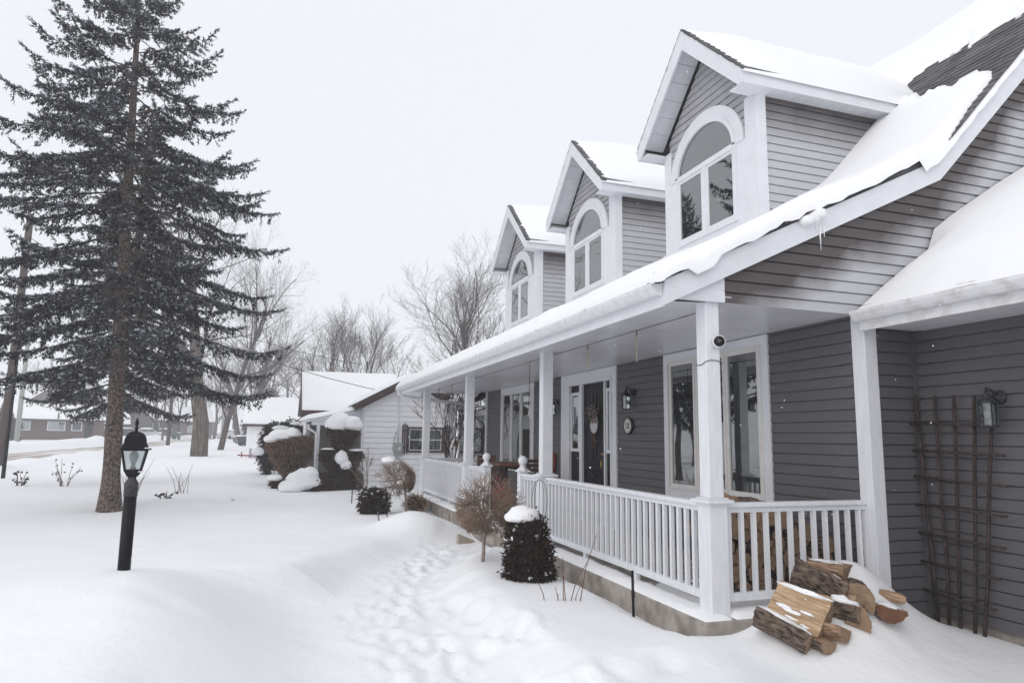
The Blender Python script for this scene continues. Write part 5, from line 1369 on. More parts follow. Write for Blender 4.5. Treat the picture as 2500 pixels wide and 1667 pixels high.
def log(name, label, c, axis, fn, L, r, kind, seed, mats=None, cap=None, group=None):
    """axis: long axis; fn: direction the split face (or flat side) looks"""
    b = log_mesh(L, r, kind, seed); o = b.build(name, mats or (barkm, splm_d, endm), org=(0, 0, 0))
    Zv = Vector(axis).normalized(); Yv = -(Vector(fn)-Zv*Vector(fn).dot(Zv)).normalized(); Xv = Yv.cross(Zv)
    q = Mx((Xv, Yv, Zv)).transposed().to_quaternion()
    o.rotation_mode = 'QUATERNION'; o.rotation_quaternion = q; o.location = c
    ORG[o.name] = Vector(c); tag(o, label, 'log', group)
    if cap:
        cb = MB()
        for u, v, dz, ru, rv, rz in cap:      # patches lying on the split face: along axis, across, lift, radii
            tmp = MB(); snow_blob(tmp, (0, 0, 0), (ru, rv, rz), seed+int(u*100), n=16, rough=.5, flat=.3)
            cy = FACE_Y[kind]*r
            cb.add([(v+p[1], cy-dz-p[2], u+p[0]) for p in tmp.v], tmp.f, True)
        me = bpy.data.meshes.new('snow_patch'); me.from_pydata([tuple(v) for v in cb.v], [], cb.f); me.polygons.foreach_set('use_smooth', [True]*len(cb.f)); me.materials.append(roofsnow)
        s_ = bpy.data.objects.new('snow_patch', me); s_.parent = o; col.objects.link(s_); ORG[s_.name] = ORG[o.name]
    return o
FACE_Y = {'half': -.56, 'quarter': -.75, 'wedge': -.8, 'round': -1.}
HG = 'split logs tumbled on the snow heap beside the porch'
def sc_(c, y): k = y/4.7; return (c[0]*k, c[1]*k, 1.5+(c[2]-1.5)*k)
log('firewood_log', 'lowest log, rough ridged bark facing out, wedged against the slab corner', sc_((3.90, 4.7, .0), 4.62), (.50, -.82, -.34), (.15, .35, 1), .42, .15, 'half', 1, cap=[(-.06, .03, 0, .14, .07, .03), (.10, -.01, 0, .10, .06, .02)], group=HG)
log('firewood_log', 'big pale split log with a broad smooth wood face streaked with snow', sc_((4.08, 4.7, .13), 4.72), (.46, -.86, -.20), (-.62, -.50, .62), .43, .175, 'half', 2, (barkm, splm, endm), cap=[(0., -.15, 0, .19, .022, .016), (-.10, .03, 0, .06, .016, .004), (-.02, .05, 0, .08, .014, .004), (.08, .02, 0, .05, .012, .003), (.02, .10, 0, .11, .018, .006), (.12, .12, 0, .07, .02, .007), (-.12, .12, 0, .07, .012, .004)], group=HG)
log('firewood_log', 'dark barked log lying across the middle of the tumbled pile', sc_((4.27, 4.7, .315), 4.83), (.52, -.80, -.36), (.45, .50, .55), .43, .145, 'half', 3, cap=[(-.08, .03, 0, .11, .06, .045), (.10, .05, 0, .10, .07, .05)], group=HG)
log('firewood_log', 'topmost blocky split log with a snowy flat top', sc_((4.40, 4.7, .43), 4.93), (.50, -.84, -.06), (.0, .1, 1), .30, .165, 'half', 4, (splm_d, splm_d, endm), cap=[(-.02, .0, 0, .13, .10, .012)], group=HG)
log('firewood_log', 'half-round log end under the topmost log, sawn face outward', settle((4.712, 4.7, .269), .07), (-.60, -.78, .05), (-.55, .40, -.75), .26, .15, 'half', 5, (barkm, splm_d, endm), group=HG)
log('firewood_log', 'stubby bark-covered chunk below the middle of the pile', settle((4.527, 4.7, .106), .05), (.45, -.85, -.05), (.1, .3, 1), .26, .13, 'half', 6, cap=[(-.02, .0, 0, .12, .09, .05)], group=HG)
log('firewood_log', 'narrow wedge of wood standing out of the snow between two chunks', settle((4.741, 4.7, .059), .06), (-.55, -.80, .2), (-.6, .55, -.3), .20, .19, 'wedge', 7, (splm_d, splm_d, endm), group=HG)
log('firewood_log', 'rusty half-moon log end farthest down the snow slope', settle((4.986, 4.7, .06), .045), (-.60, -.78, .12), (.2, .0, 1), .24, .12, 'half', 8, (barkm, splm_d, rings('rusty_end', (.17, .085, .05), (.09, .045, .03))), cap=[(0, .0, 0, .11, .09, .03)], group=HG)
log('firewood_log', 'small straw-coloured block resting high on the snow slope', settle((5.043, 4.7, .201), .035), (.75, -.60, -.22), (0, 0, 1), .20, .075, 'half', 9, (splm, splm, endm), group=HG)
log('firewood_log', 'short log end tucked right of the big pale log', settle((4.388, 4.7, -.046), .05), (.35, -.92, 0), (.3, .2, 1), .22, .11, 'half', 10, (splm_d, splm_d, endm), group=HG)
log('firewood_log', 'reddish log butt half buried at the very bottom of the pile', settle((4.237, 4.7, -.121), .03), (.1, -.98, -.1), (.1, .2, 1), .22, .09, 'half', 11, (barkm, splm_d, endm), group=HG)
log('firewood_log', 'small split log end peeking out between the dark log and the half-round one', settle((4.58, 4.7, .20), .05), (.0, -1, -.05), (-.5, .2, .8), .26, .10, 'quarter', 13, (splm_d, splm_d, endm), group=HG)
log('firewood_log', 'thin bark-edged split leaning behind the big pale log', sc_((4.22, 4.7, .20), 4.90), (.50, -.82, -.25), (-.3, .2, 1), .36, .10, 'quarter', 14, (barkm, splm, endm), cap=[(0, 0, 0, .10, .04, .02)], group=HG)
# stack on the porch, ends toward the railing
rr = random.Random(12); row = 0; y0 = 5.92
protos = [log('stacked_log', 'split log in the firewood stack behind the porch railing', (0, 0, -50), (0, 1, 0), (0, 0, 1), .38, r_, k_, 60+i, group='split logs stacked on the porch') for i, (r_, k_) in enumerate(((.115, 'half'), (.125, 'quarter'), (.095, 'round'), (.13, 'wedge')))]
first = [True]*4; from mathutils import Quaternion
for row in range(7):
    z = .10+row*.125; x = 3.98+.09*(row % 2)+.02*row; xmax = 5.42-(.0 if row < 4 else (row-3)*.27)
    while x < xmax:
        k = rr.randrange(4); o = protos[k] if first[k] else protos[k].copy()
        if not first[k]: col.objects.link(o)
        first[k] = False
        o.location = (x, y0+rr.uniform(-.05, .05)+.0*row, z+rr.uniform(-.015, .015)); o.rotation_quaternion = Vector((rr.uniform(-.08, .08), 1, rr.uniform(-.05, .05))).to_track_quat('Z', 'Y') @ Quaternion((0, 0, 1), rr.uniform(0, 6.28))
        x += rr.uniform(.15, .20)
# ---- stakes
b = MB(); gx, gy = 3.30, 6.05; gg = ground(gx, gy); b.tube([(gx, gy, gg-.2), (gx-.01, gy, gg+.43)], .013, 8); b.tube([(gx-.004, gy, gg+.18), (gx-.006, gy, gg+.24)], .017, 8)
tag(b.build('garden_stake', blackm, org=(gx, gy, gg)), 'upright black garden stake in the snow in front of the slab', 'stake')
b = MB(); b.bar((3.74, 4.93, -.10), (3.83, 4.68, -.33), .03, .018)
tag(b.build('fallen_bar', blackm, org=(3.78, 4.8, -.2)), 'flat black bar slanting into the snow at the slab corner', 'bar')
b = MB(); gx, gy = 1.86, 18.6; gg = ground(gx, gy); b.tube([(gx, gy, gg-.2), (gx, gy, gg+.42)], .014, 6)
tag(b.build('garden_stake', blackm, org=(gx, gy, gg)), 'thin dark rod standing in the open snow before the stepped topiary', 'stake')
b = MB(); gx, gy = 1.92, 13.3; gg = ground(gx, gy)
for s_ in (-1, 1): b.tube([(gx+s_*(.02+.07*abs(math.sin(k*.8))), gy, gg-.05+k*.05) for k in range(8)], .010, 6)
b.tube([(gx-.07, gy, gg+.12), (gx+.07, gy, gg+.22)], .008, 5); b.ball((gx, gy, gg+.34), .03, 8)
tag(b.build('iron_ornament', blackm, org=(gx, gy, gg)), 'small curled black iron garden ornament in front of the drum yew', 'ornament')
b = MB()
for k in range(5):
    a = k*math.pi/5; b.tube([(3.42+.11*math.cos(a)*math.sin(u), 8.9+.11*math.sin(a)*math.sin(u), .35+.6*(1-math.cos(u))/2+.0) for u in [math.pi*j/12 for j in range(13)]]+[], .0035, 4)
tag(b.build('wire_cage', blackm, org=(3.42, 8.9, .35)), 'thin wire plant cage in front of the second porch post', 'plant cage')
def f(b):
    g_ = ground(3.1, 11.9); b.prism([(2.98, 11.75, g_-.1), (3.35, 12.0, g_+.02), (3.02, 11.9, g_+.16)], (.03, -.04, 0))
b = MB(); f(b); tag(b.build('edging_board', beige, org=(3.1, 11.9, ground(3.1, 11.9))), 'beige board corner sticking up from the snow by the steps', 'board')
# ---- patio furniture
t = empty('patio_table', (4.35, 13.35, 0), 'tall dark brown wooden patio table on the porch behind the newel posts', 'table')
part('table_top', brownwood, t, lambda b: [b.box((4.02+k*.125, 12.65, .97), (4.02+k*.125+.118, 14.25, 1.01)) for k in range(6)])
part('apron', darkwood, t, lambda b: (b.box((4.06, 12.71, .86), (4.09, 14.19, .965)), b.box((4.66, 12.71, .86), (4.69, 14.19, .965))))
for x_, y_ in ((4.1, 12.75), (4.65, 12.75), (4.1, 14.15), (4.65, 14.15)): part('leg', darkwood, t, lambda b: b.box((x_-.035, y_-.035, 0), (x_+.035, y_+.035, .968)))
part('side_panel', darkwood, t, lambda b: [b.box((4.05, 12.85+k*.105, .10), (4.07, 12.945+k*.105, .85)) for k in range(6)])
def chair(x_, y_, s_, lb, m):
    t = empty('bar_chair', (x_, y_, 0), lb, 'chair', 'wooden bar chairs at the patio table')
    part('seat', m, t, lambda b: [b.box((x_-.21+k*.085, y_-.2, .68), (x_-.21+k*.085+.078, y_+.2, .70)) for k in range(5)])
    part('backrest', m, t, lambda b: [b.box((x_-.2, y_+s_*.21, .80+k*.085), (x_+.2, y_+s_*.235, .865+k*.085)) for k in range(4)])
    for a in (-1, 1):
        part('leg', m, t, lambda b: b.box((x_+a*.19-.02, y_+s_*.19-.02, 0), (x_+a*.19+.02, y_+s_*.19+.02, 1.13)))
        part('leg', m, t, lambda b: b.box((x_+a*.19-.02, y_-s_*.19-.02, 0), (x_+a*.19+.02, y_-s_*.19+.02, .68)))
chair(4.62, 12.45, -1, 'dark slatted bar chair pushed in at the near end of the patio table', darkwood)
chair(4.4, 14.6, 1, 'orange-brown bar chair at the far end of the patio table', brownwood)
t = empty('flower_pot', (3.98, 12.35, 0), 'dark pot of pink dried flowers under the patio table', 'plant pot')
part('pot', mat('pot_red', (.10, .03, .03), rough=.6), t, lambda b: b.lathe([(.10, 0), (.14, .26), (.15, .28), (.13, .28)], (3.98, 12.35, 0), 16))
P = np.array([3.98, 12.35, .48])+rgd.normal(0, .09, (260, 3)); tri_obj('flowers', blades(P, rgd.normal(0, 1, (260, 3)), .06, .04, rgd), pinkm, t)

# ------------------------------------------------------------------ NEIGHBOUR
NY = 24.0
t = empty('white_neighbour_house', (4, NY, -.3), 'white clapboard neighbouring house with brown fascias and a snow-covered roof', 'house')
nb_s = MB(); siding(nb_s, (0, NY, 0), (1,0,0), (0,-1,0), [(2.67, -.5), (5.95, -.5), (5.95, 2.50), (4.30, 3.42), (2.67, 2.52)], e=.185, z0=0, lap=.028, gap=.022)
nb_s.build('gable_wall', nsiding, t)
part('corner_board', white, t, lambda b: b.box((2.62, NY-.03, -.5), (2.69, NY+.1, 2.50)))
part('side_wall', nsiding, t, lambda b: (b.box((2.67, NY+.05, -.5), (2.75, 34, 2.5)), b.box((5.9, NY+.05, -.5), (5.98, 34, 2.5)), b.box((.85, 26.05, -.5), (2.67, 26.15, 2.42)), b.box((.85, 26.15, -.5), (.95, 33, 2.42))))
part('fascia', fascia_brown, t, lambda b: [b.prism([(4.30, NY-.35, 3.66), (4.30+s_*1.98, NY-.35, 2.58), (4.30+s_*1.98, NY-.35, 2.38), (4.30, NY-.35, 3.46)], (0, .04, 0)) for s_ in (-1, 1)])
part('soffit', fascia_brown, t, lambda b: [b.prism([(4.30, NY-.31, 3.46), (4.30+s_*1.97, NY-.31, 2.39), (4.30+s_*1.97, NY-.31, 2.37), (4.30, NY-.31, 3.44)], (0, .33, 0)) for s_ in (-1, 1)])
def slab_roof(b, p00, p10, p11, p01, t_, seed, n=16, edge=.35):
    """snow quilt over quad (3d corners); rounded edges"""
    p00, p10, p11, p01 = map(Vector, (p00, p10, p11, p01)); V = []; nx = ny = n
    for j in range(ny+1):
        for i in range(nx+1):
            u, v = i/nx, j/ny; u = .5-.5*math.cos(math.pi*u); v = .5-.5*math.cos(math.pi*v)
            p = p00.lerp(p10, u).lerp(p01.lerp(p11, u), v); e = min(u, 1-u)*(p10-p00).length; e2 = min(v, 1-v)*(p01-p00).length
            k = math.sqrt(max(0, min(1, min(e, e2)/edge))); V.append(p+Vector((0, 0, t_*k*(1+.3*mn.noise((p.x*.9+seed, p.y*.9, 0))))))
    b.add(V, [(j*(nx+1)+i, j*(nx+1)+i+1, (j+1)*(nx+1)+i+1, (j+1)*(nx+1)+i) for j in range(ny) for i in range(nx)], True)
def f(b):
    for s_ in (-1, 1): b.prism([(4.30, NY-.36, 3.69), (4.30+s_*2.02, NY-.36, 2.57), (4.30+s_*2.02, NY-.36, 2.54), (4.30, NY-.36, 3.66)], (0, 9, 0))
    b.prism([(.66, 25.85, 2.40), (.66, 29.2, 4.05), (.66, 29.2, 4.0), (.66, 25.85, 2.35)], (4, 0, 0)); b.prism([(.66, 29.2, 4.05), (.66, 32.6, 2.40), (.66, 32.6, 2.35), (.66, 29.2, 4.0)], (4, 0, 0))
    b.prism([(2.66, NY+.12, 2.42), (.60, NY+.12, 1.98), (.60, NY+.12, 1.95), (2.66, NY+.12, 2.39)], (0, 2.1, 0))
part('roof', shingle, t, f)
part('rake_board', fascia_brown, t, lambda b: (b.prism([(.62, 25.8, 2.12), (.62, 29.2, 3.85), (.62, 29.2, 4.06), (.62, 25.8, 2.42)], (.04, 0, 0)), b.box((.66, 25.82, 2.16), (2.6, 25.86, 2.40))))
def f(b):
    slab_roof(b, (2.30, NY-.37, 2.60), (4.32, NY-.37, 3.70), (4.32, NY+9, 3.70), (2.30, NY+9, 2.60), .16, 1)
    slab_roof(b, (4.28, NY-.37, 3.70), (6.32, NY-.37, 2.60), (6.32, NY+9, 2.60), (4.28, NY+9, 3.70), .16, 2)
    slab_roof(b, (.66, 25.80, 2.42), (4.6, 25.80, 2.42), (4.6, 29.2, 4.06), (.66, 29.2, 4.06), .20, 3, edge=.25)
    slab_roof(b, (.56, NY+.08, 1.99), (2.7, NY+.08, 2.46), (2.7, NY+2.3, 2.50), (.56, NY+2.3, 2.03), .16, 4)
part('roof_snow', roofsnow, t, f)
ppb = MB(); ppb.prism([(2.66, NY+.14, 2.40), (.95, NY+.14, 2.03), (.95, NY+.14, 1.86), (2.66, NY+.14, 1.86)], (0, .03, 0)); ppb = ppb.build('porch_front', white, t)
part('porch_roof_edge', white, t, lambda b: (b.prism([(2.68, NY+.10, 2.44), (.60, NY+.10, 1.99), (.60, NY+.10, 1.91), (2.68, NY+.10, 2.36)], (0, .035, 0)), b.box((.60, NY+.14, 1.86), (.63, NY+2.1, 1.97))))
part('porch_post', white, t, lambda b: b.box((1.13, NY+.12, -.3), (1.24, NY+.22, 1.88)))
part('porch_wall', nsiding_d, t, lambda b: (siding(b, (0, NY+1.9, 0), (1,0,0), (0,-1,0), rect(.98, 2.66, -.3, 2.1), e=.2), b.box((2.63, NY+.16, -.3), (2.67, NY+1.9, 2.3))))
part('porch_panel', white, t, lambda b: (b.box((.80, NY+.18, -.3), (.84, NY+1.9, .35)), b.box((.80, NY+.18, -.3), (2.66, NY+.22, .18))))
part('downspout', gutter_m, t, lambda b: b.tube([(.85, NY+.05, 1.88), (.85, NY+.05, 1.75), (1.12, NY+.05, 1.58), (1.15, NY+.06, -.1)], .045, 8))
wn = MB(); trim_rect(wn, 0, 0, 0, 0, 0, 0, 0); wn = MB()
def fr(b, x0, x1, z0, z1, w_, y0_, y1_): b.box((x0, y0_, z1-w_), (x1, y1_, z1)); b.box((x0, y0_, z0), (x1, y1_, z0+w_)); b.box((x0, y0_, z0+w_), (x0+w_, y1_, z1-w_)); b.box((x1-w_, y0_, z0+w_), (x1, y1_, z1-w_))
fr(wn, 4.20, 5.50, .97, 1.86, .07, NY-.075, NY+.0); wn = wn.build('window', fascia_brown, t)
part('window_sash', white, wn, lambda b: (fr(b, 4.27, 5.43, 1.04, 1.79, .03, NY-.062, NY-.04), b.box((4.30, NY-.061, 1.40), (5.40, NY-.045, 1.425))))
part('window_pane', glass, wn, lambda b: b.box((4.29, NY-.052, 1.06), (5.41, NY-.050, 1.77)))
part('dark_backing', dark_in, wn, lambda b: b.box((4.27, NY-.038, 1.04), (5.43, NY-.034, 1.79)))  # thin panel painted dark in place of the unlit room
part('blind', blind_m, wn, lambda b: b.box((4.31, NY-.046, 1.43), (5.39, NY-.044, 1.76)))
for xa in (4.02, 5.53):
    part('shutter', fascia_brown, t, lambda b: [b.box((xa+k*.075, NY-.05, .93-.03*(k == 1)), (xa+k*.075+.05, NY-.02, 1.93+.05*(k == 1))) for k in range(3)]+[b.box((xa-.005, NY-.065, zz), (xa+.205, NY-.05, zz+.05)) for zz in (1.12, 1.70)])
# service conduit and electricity meter
part('conduit', white, t, lambda b: b.tube([(3.88, NY-.05, 1.3), (3.88, NY-.05, 2.98)], .028, 8))
mt_ = MB(); mt_.box((3.76, NY-.14, .84), (4.04, NY-.02, 1.31)); mt_ = mt_.build('meter_box', metalg, t, bevel=.01)
part('meter_dial', mat('dial', (.55, .55, .5), rough=.2, spec=.8), mt_, lambda b: b.lathe([(.075, 0), (.075, .05), (.06, .07), (.001, .075)], (3.93, NY-.14, 1.09), 18, axis=(0, -1, 0)))
part('meter_cable', blackm, mt_, lambda b: b.tube([(3.86, NY-.05, 1.75), (3.76, NY-.08, 1.5), (3.70, NY-.08, 1.1), (3.80, NY-.08, .85), (4.0, NY-.06, .70)], .008, 5))

# ------------------------------------------------------------------ ACROSS THE STREET
def far_house(name, label, loc_, rot, w_, d_, hw, hr, wm, wins, door=True, cat='house', roofc=None):
    """local frame: front faces -Y', ridge along X'"""
    t = empty(name, loc_, label, cat); t.rotation_euler = (0, 0, rot); ORG[t.name] = Vector((0, 0, 0))
    def P(n, m, fn):
        b = MB(); fn(b); return b.build(n, m, t)
    P('wall', wm, lambda b: (b.box((-w_/2, -d_/2, -1), (w_/2, d_/2, hw)), b.prism([(-w_/2, -d_/2, hw), (-w_/2, d_/2, hw), (-w_/2, 0, hr-.1)], (.1, 0, 0)), b.prism([(w_/2-.1, -d_/2, hw), (w_/2-.1, d_/2, hw), (w_/2-.1, 0, hr-.1)], (.1, 0, 0))))
    P('gable', greyroof, lambda b: b.prism([(w_/2+.01, -d_/2, hw+.02), (w_/2+.01, d_/2, hw+.02), (w_/2+.01, 0, hr-.12)], (.04, 0, 0)))
    o_ = .45; s_ = (hr-hw)/(d_/2)
    P('roof', fascia_brown, lambda b: [b.prism([(-w_/2-.3, 0, hr), (-w_/2-.3, k*(d_/2+o_), hw-o_*s_), (-w_/2-.3, k*(d_/2+o_), hw-o_*s_-.18), (-w_/2-.3, 0, hr-.18)], (w_+.6, 0, 0)) for k in (-1, 1)])
    P('roof_snow', roofsnow, lambda b: [slab_roof(b, (-w_/2-.32, k*(d_/2+o_), hw-o_*s_+.02), (w_/2+.32, k*(d_/2+o_), hw-o_*s_+.02), (w_/2+.32, 0, hr+.02), (-w_/2-.32, 0, hr+.02), .25, 3, n=10) for k in (-1, 1)])
    for (x0, x1, z0, z1) in wins:
        wn = P('window', white, lambda b: b.box((x0, -d_/2-.05, z0), (x1, -d_/2-.004, z1)))
        b = MB(); b.box((x0+.1, -d_/2-.07, z0+.1), (x1-.1, -d_/2-.052, z1-.1)); b.build('pane', glass, wn)
    if door: P('door', doorm, lambda b: b.box((w_/2-2.0, -d_/2-.06, 0), (w_/2-1.1, -d_/2-.004, 2.1)))
    return t
far_house('brick_house', 'low red brick bungalow with a snowy roof and grey gable across the street', polar(-15.0, 100, .75), R(14), 9.5, 6., 2.45, 4.05, brick, [(-1.0, .8, .9, 2.0), (1.4, 2.5, .9, 2.0), (-4., -2.6, .9, 2.)])
far_house('brick_bungalow', 'smaller brick house with a drooping white roof between the brick bungalow and the spruce trunk', polar(-12.35, 112, .85), R(14), 6.0, 5, 2.1, 3.6, brick, [(-1.6, -.5, .9, 1.9)], door=False)
far_house('tall_beige_house', 'taller beige gabled house rising behind the brick bungalow', polar(-15.2, 135, .9), R(-76), 8, 8, 5.2, 8.4, beige, [(-1, 1, 3.6, 4.8)], door=False)
far_house('grey_gabled_house', 'grey gabled house showing just left of the lantern', polar(-11.0, 118, .85), R(-70), 9, 6, 2.8, 5.2, greyroof, [(-3, -1.6, .9, 2.2)])
far_house('mauve_house', 'hazy dark house with white porch posts right of the lantern', polar(-9.4, 125, .85), R(20), 8, 6, 3.0, 5.0, brick, [(-3, -2, .9, 2.3), (0, 1, .9, 2.3)])
far_house('hazy_house', 'faint mauve house seen behind the brown pole', polar(-7.4, 150, .85), R(20), 11, 6, 3.4, 6, brick, [(-3, -2, .9, 2.3), (1, 2, .9, 2.3)])
far_house('brick_hall', 'faint reddish building at the end of the street', polar(-6.6, 190, .8), R(10), 12, 6, 4.2, 6.0, brick, [(-3, -2, 1, 2.5)], door=False)
far_house('pale_shed', 'white shed with a long snow-covered roof left of the white house', polar(.5, 60, .4), R(-4), 6.0, 4, 2.35, 4.15, nsiding, [], door=False, cat='shed')
# poles
def pole(bdeg, d, h, r, lb, m=polewood, z=None, arm=False, cat='utility pole', name='utility_pole'):
    p = polar(bdeg, d); b = MB(); b.tube([(p[0], p[1], p[2]-.4), (p[0], p[1], p[2]+h)], [r, r*.72], 10)
    t = b.build(name, m, org=p, ); tag(t, lb, cat)
    if arm: part('crossarm', m, t, lambda b: b.box((p[0]-1.1, p[1]-.06, p[2]+h-.9), (p[0]+1.1, p[1]+.06, p[2]+h-.75)))
    return t
pole(-17.95, 33.8, 10.5, .17, 'thick weathered wooden utility pole at the left edge of the lawn')
pole(-17.75, 29.5, 5.2, .065, 'slim black pipe standing beside the thick wooden pole', blackm, cat='pole', name='guard_pipe')
pole(-17.25, 76, 12, .22, 'pale concrete pole behind the two poles at the left edge', mat('pale_pole', (.33, .35, .32), rough=.8, var=.1))
pole(-14.75, 106, 8, .19, 'light grey pole standing right of the dark evergreen', mat('light_pole', (.42, .38, .37), rough=.8, var=.1))
pole(-8.02, 65, 8, .16, 'brown wooden pole right of the lantern', polewood)
pole(-8.42, 102, 8, .14, 'thin dark pole between the lantern and the brown pole', polewood)
pole(-7.0, 150, 8, .22, 'faint pole left of the maple trunk', polewood)
pole(-4.35, 98, 7, .17, 'faint grey pole right of the maple trunk', metalg)
# street name sign
p = polar(-12.95, 100, .7); t = empty('street_sign', p, 'small green street name sign on a thin post beside the spruce trunk', 'sign')
part('post', metalg, t, lambda b: b.tube([p, (p[0], p[1], p[2]+2.6)], .05, 6)); part('blade', mat('green_sign', (.02, .16, .13), rough=.4), t, lambda b: b.box((p[0]-.55, p[1]-.03, p[2]+2.4), (p[0]+.55, p[1]+.03, p[2]+2.65)))
# cars
def car(lb, bdeg, d, rot, bm, seed):
    p = polar(bdeg, d); t = empty('parked_car', p, lb, 'car', 'snowy cars parked along the street'); t.rotation_euler = (0, 0, rot); ORG[t.name] = Vector((0, 0, 0))
    def P(n, m, fn, par=None, bevel=0):
        b = MB(); fn(b); return b.build(n, m, par or t, bevel=bevel)
    prof = [(-2.2, .35), (-2.25, .75), (-2.0, .95), (-1.2, 1.0), (-.6, 1.42), (.9, 1.45), (1.6, 1.0), (2.15, .9), (2.25, .6), (2.2, .35)]
    P('body', bm, lambda b: b.prism([(x, -.85, z) for x, z in prof], (0, 1.7, 0)), bevel=.06)
    P('windows', glass, lambda b: (b.prism([(-1.0, -.86, 1.02), (-.55, -.86, 1.36), (.85, -.86, 1.38), (1.35, -.86, 1.02)], (0, 1.72, 0)), b.prism([(-1.13, -.72, 1.04), (-.66, -.66, 1.38), (-.66, .66, 1.38), (-1.13, .72, 1.04)], (-.02, 0, .01))))
    for x in (-1.4, 1.4):
        for y in (-.8, .8):
            wl = P('wheel', blackm, lambda b: b.lathe([(.32, -.1), (.32, .1)], (x, y, .32), 14, axis=(0, 1, 0)))
    P('snow_cover', roofsnow, lambda b: (snow_blob(b, (.15, 0, 1.44), (.85, .75, .16), seed), snow_blob(b, (-1.7, 0, .98), (.6, .8, .12), seed+1), snow_blob(b, (1.9, 0, .92), (.4, .8, .12), seed+2)))
    for y in (-.65, .65): P('tail_light', redm, lambda b: b.box((-2.28, y-.14, .68), (-2.2, y+.14, .82)))
car('dark car with a snowy roof left of the spruce trunk', -12.2, 104, R(20), carb, 1)
car('dark car just behind the lantern roof', -10.9, 104, R(15), carb, 2)
car('pale snow-covered car right of the lantern roof', -9.6, 108, R(10), carw, 3)
car('blue-grey car parked by the brown pole', -8.35, 112, R(8), mat('car_blue', (.06, .10, .12), rough=.3), 4)
car('car completely covered in snow on the far side of the maple', -3.75, 110, R(60), carw, 5)
car('dark car half hidden behind the snowy cedar', -1.75, 76, R(20), carb, 6)
# utility trailer
p = polar(-2.0, 46); t = empty('utility_trailer', p, 'low red-sided utility trailer snowed in on the lawn behind the goblet hedge', 'trailer')
part('side', mat('trailer_red', (.09, .03, .035), rough=.7, var=.4, scale=3), t, lambda b: [b.box((-1.35+k*.17, p[1], .02), (-1.35+k*.17+.15, p[1]+.05, .62)) for k in range(10)])
part('front_board', metalg, t, lambda b: b.box((-1.85, p[1]-.02, .05), (-1.38, p[1]+.03, .66)))
part('tongue', redm, t, lambda b: (b.bar((-2.5, p[1], .24), (-1.7, p[1], .20), .08, .08), b.box((-2.3, p[1]-.03, .1), (-2.24, p[1]+.03, .45))))
part('snow_load', roofsnow, t, lambda b: slab_roof(b, (-1.9, p[1], .62), (.4, p[1], .62), (.4, p[1]+1.4, .62), (-1.9, p[1]+1.4, .62), .14, 2, n=8))
# grey metal cabinet and stair rail by the neighbour's far corner
b = MB(); b.box((-.55, 40, -.1), (.15, 40.4, 2.0)); tag(b.build('metal_cabinet', metalg, org=(-.2, 40, 0), bevel=.04), 'grey box-like cabinet showing above the snowy cedar', 'cabinet')
b = MB(); b.bar((-.1, 33, 1.6), (1.3, 33, 2.6), .08, .12); b.tube([(-.1, 33, 1.6), (-.1, 33, -.2)], .03, 6); b.tube([(1.3, 33, 2.6), (1.3, 33, -.2)], .03, 6)
tag(b.build('stair_rail', greyroof, org=(.6, 33, 0)), 'sloping grey handrail left of the white house', 'handrail')
# overhead wires
b = MB()
def wire(p, q, sag):
    p, q = Vector(p), Vector(q); b.tube([p.lerp(q, i/12)-Vector((0, 0, sag*4*(i/12)*(1-i/12))) for i in range(13)], .012, 4, cap=False)
P1 = polar(-17.95, 33.8); wire((P1[0], P1[1], 9.5), (3.88, NY-.06, 2.98), .9); wire((P1[0], P1[1], 9.3), (3.2, 30., 4.6), .7)
tag(b.build('overhead_wires', blackm, org=(P1[0], P1[1], 9.5)), 'thin service wires drooping from the utility pole to the white house', 'wires')
# ---- drifting snowflakes
rg = np.random.default_rng(31); n = 420
dist = rg.uniform(2.2, 7.5, n); az = rg.uniform(R(-16), R(52), n); el = rg.uniform(R(-14), R(34), n)
C_ = np.stack([dist*np.sin(az), dist*np.cos(az), 1.5+dist*np.tan(el)], 1); C_ = C_[(C_[:, 0] < 5.2) & ~((C_[:, 0] > 3.0) & (C_[:, 2] > 2.5)) & (C_[:, 2] > .1)]
s_ = rg.uniform(.0016, .0034, len(C_))[:, None]
O6 = np.array([(1,0,0),(-1,0,0),(0,1,0),(0,-1,0),(0,0,1),(0,0,-1)]); FF = [(0,2,4),(2,1,4),(1,3,4),(3,0,4),(2,0,5),(1,2,5),(3,1,5),(0,3,5)]
V = (C_[:, None, :]+O6[None]*s_[:, None]).reshape(-1, 3); F = (np.arange(len(C_))[:, None, None]*6+np.array(FF)[None]).reshape(-1, 3)
tag(link_mesh('snowflakes', np_mesh('snowflakes', V, F), snow), 'fine snowflakes drifting in the air', kind='stuff')
# ------------------------------------------------------------------ light, air, camera
w = bpy.data.worlds.new('World'); scn.world = w; w.use_nodes = True
N, L = w.node_tree.nodes, w.node_tree.links
bg = N['Background']
sky = N.new('ShaderNodeTexSky'); sky.sky_type = 'NISHITA'; sky.sun_disc = False
SUN_EL, SUN_AZ = R(32), R(-128)      # azimuth from +Y towards +X
sky.sun_elevation = SUN_EL; sky.sun_rotation = SUN_AZ
sky.air_density = 1.; sky.dust_density = 6.; sky.ozone_density = 1.
mx = N.new('ShaderNodeMix'); mx.data_type = 'RGBA'; mx.inputs[0].default_value = .90
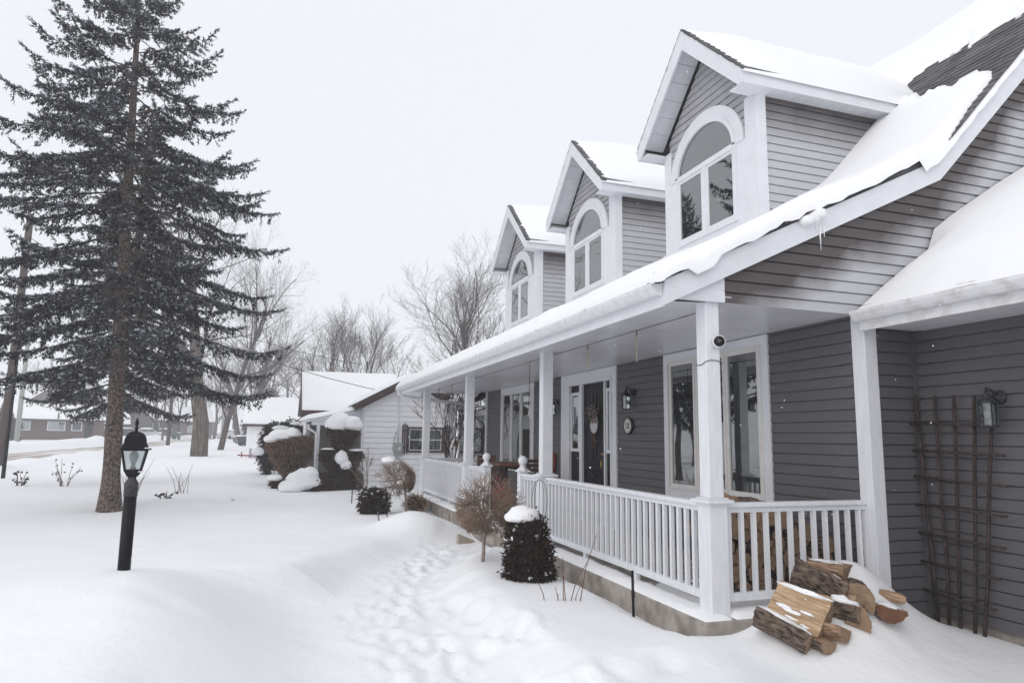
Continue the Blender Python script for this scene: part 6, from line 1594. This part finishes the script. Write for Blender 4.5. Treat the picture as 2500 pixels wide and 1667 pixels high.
# a closed cloud deck: nearly even white over the clear-sky model
mx.inputs[7].default_value = (8.32, 8.55, 8.98, 1)
L.new(sky.outputs[0], mx.inputs[6]); L.new(mx.outputs[2], bg.inputs['Color']); bg.inputs['Strength'].default_value = .117
sun = bpy.data.lights.new('sun', 'SUN'); sun.energy = .52; sun.angle = R(45); sun.color = (1, .97, .94)
so = bpy.data.objects.new('sun', sun); col.objects.link(so); so.location = (-20, -12, 25)
sd = Vector((math.sin(SUN_AZ)*math.cos(SUN_EL), math.cos(SUN_AZ)*math.cos(SUN_EL), math.sin(SUN_EL)))
so.rotation_euler = sd.to_track_quat('Z', 'Y').to_euler()

def haze():
    b = MB(); b.box((-262, -62, -2.), (262, 332, 19.))
    m = bpy.data.materials.new('snowy_air'); m.use_nodes = True; N, L = nt(m); N.clear()
    o = N.new('ShaderNodeOutputMaterial'); v = N.new('ShaderNodeVolumePrincipled')
    v.inputs['Color'].default_value = (.97, .98, 1, 1); v.inputs['Density'].default_value = HAZE; v.inputs['Anisotropy'].default_value = .2
    L.new(v.outputs[0], o.inputs['Volume'])
    tag(b.build('haze', m), 'thin veil of blowing snow in the air', kind='stuff')
HAZE = .0025
haze()

cam = bpy.data.cameras.new('camera'); co = bpy.data.objects.new('camera', cam); col.objects.link(co)
cam.sensor_width = 36; cam.lens = 1652.4/2500*36; cam.clip_start = .05; cam.clip_end = 2000
yaw, pitch, roll = .3237, .1424, .0146
fw = Vector((math.sin(yaw)*math.cos(pitch), math.cos(yaw)*math.cos(pitch), math.sin(pitch)))
r0 = Vector((math.cos(yaw), -math.sin(yaw), 0)); u0 = r0.cross(fw)
r2 = r0*math.cos(roll)+u0*math.sin(roll); u2 = -r0*math.sin(roll)+u0*math.cos(roll)
from mathutils import Matrix
co.matrix_world = Matrix(((r2.x, u2.x, -fw.x, 0), (r2.y, u2.y, -fw.y, 0), (r2.z, u2.z, -fw.z, 1.5), (0, 0, 0, 1)))
scn.camera = co
scn.render.engine = 'CYCLES'
scn.render.resolution_x = 1024; scn.render.resolution_y = 682
scn.cycles.max_bounces = 8; scn.cycles.volume_bounces = 1; scn.cycles.transparent_max_bounces = 8
scn.view_settings.view_transform = 'Standard'; scn.view_settings.look = 'None'; scn.view_settings.exposure = 0; scn.view_settings.gamma = 1
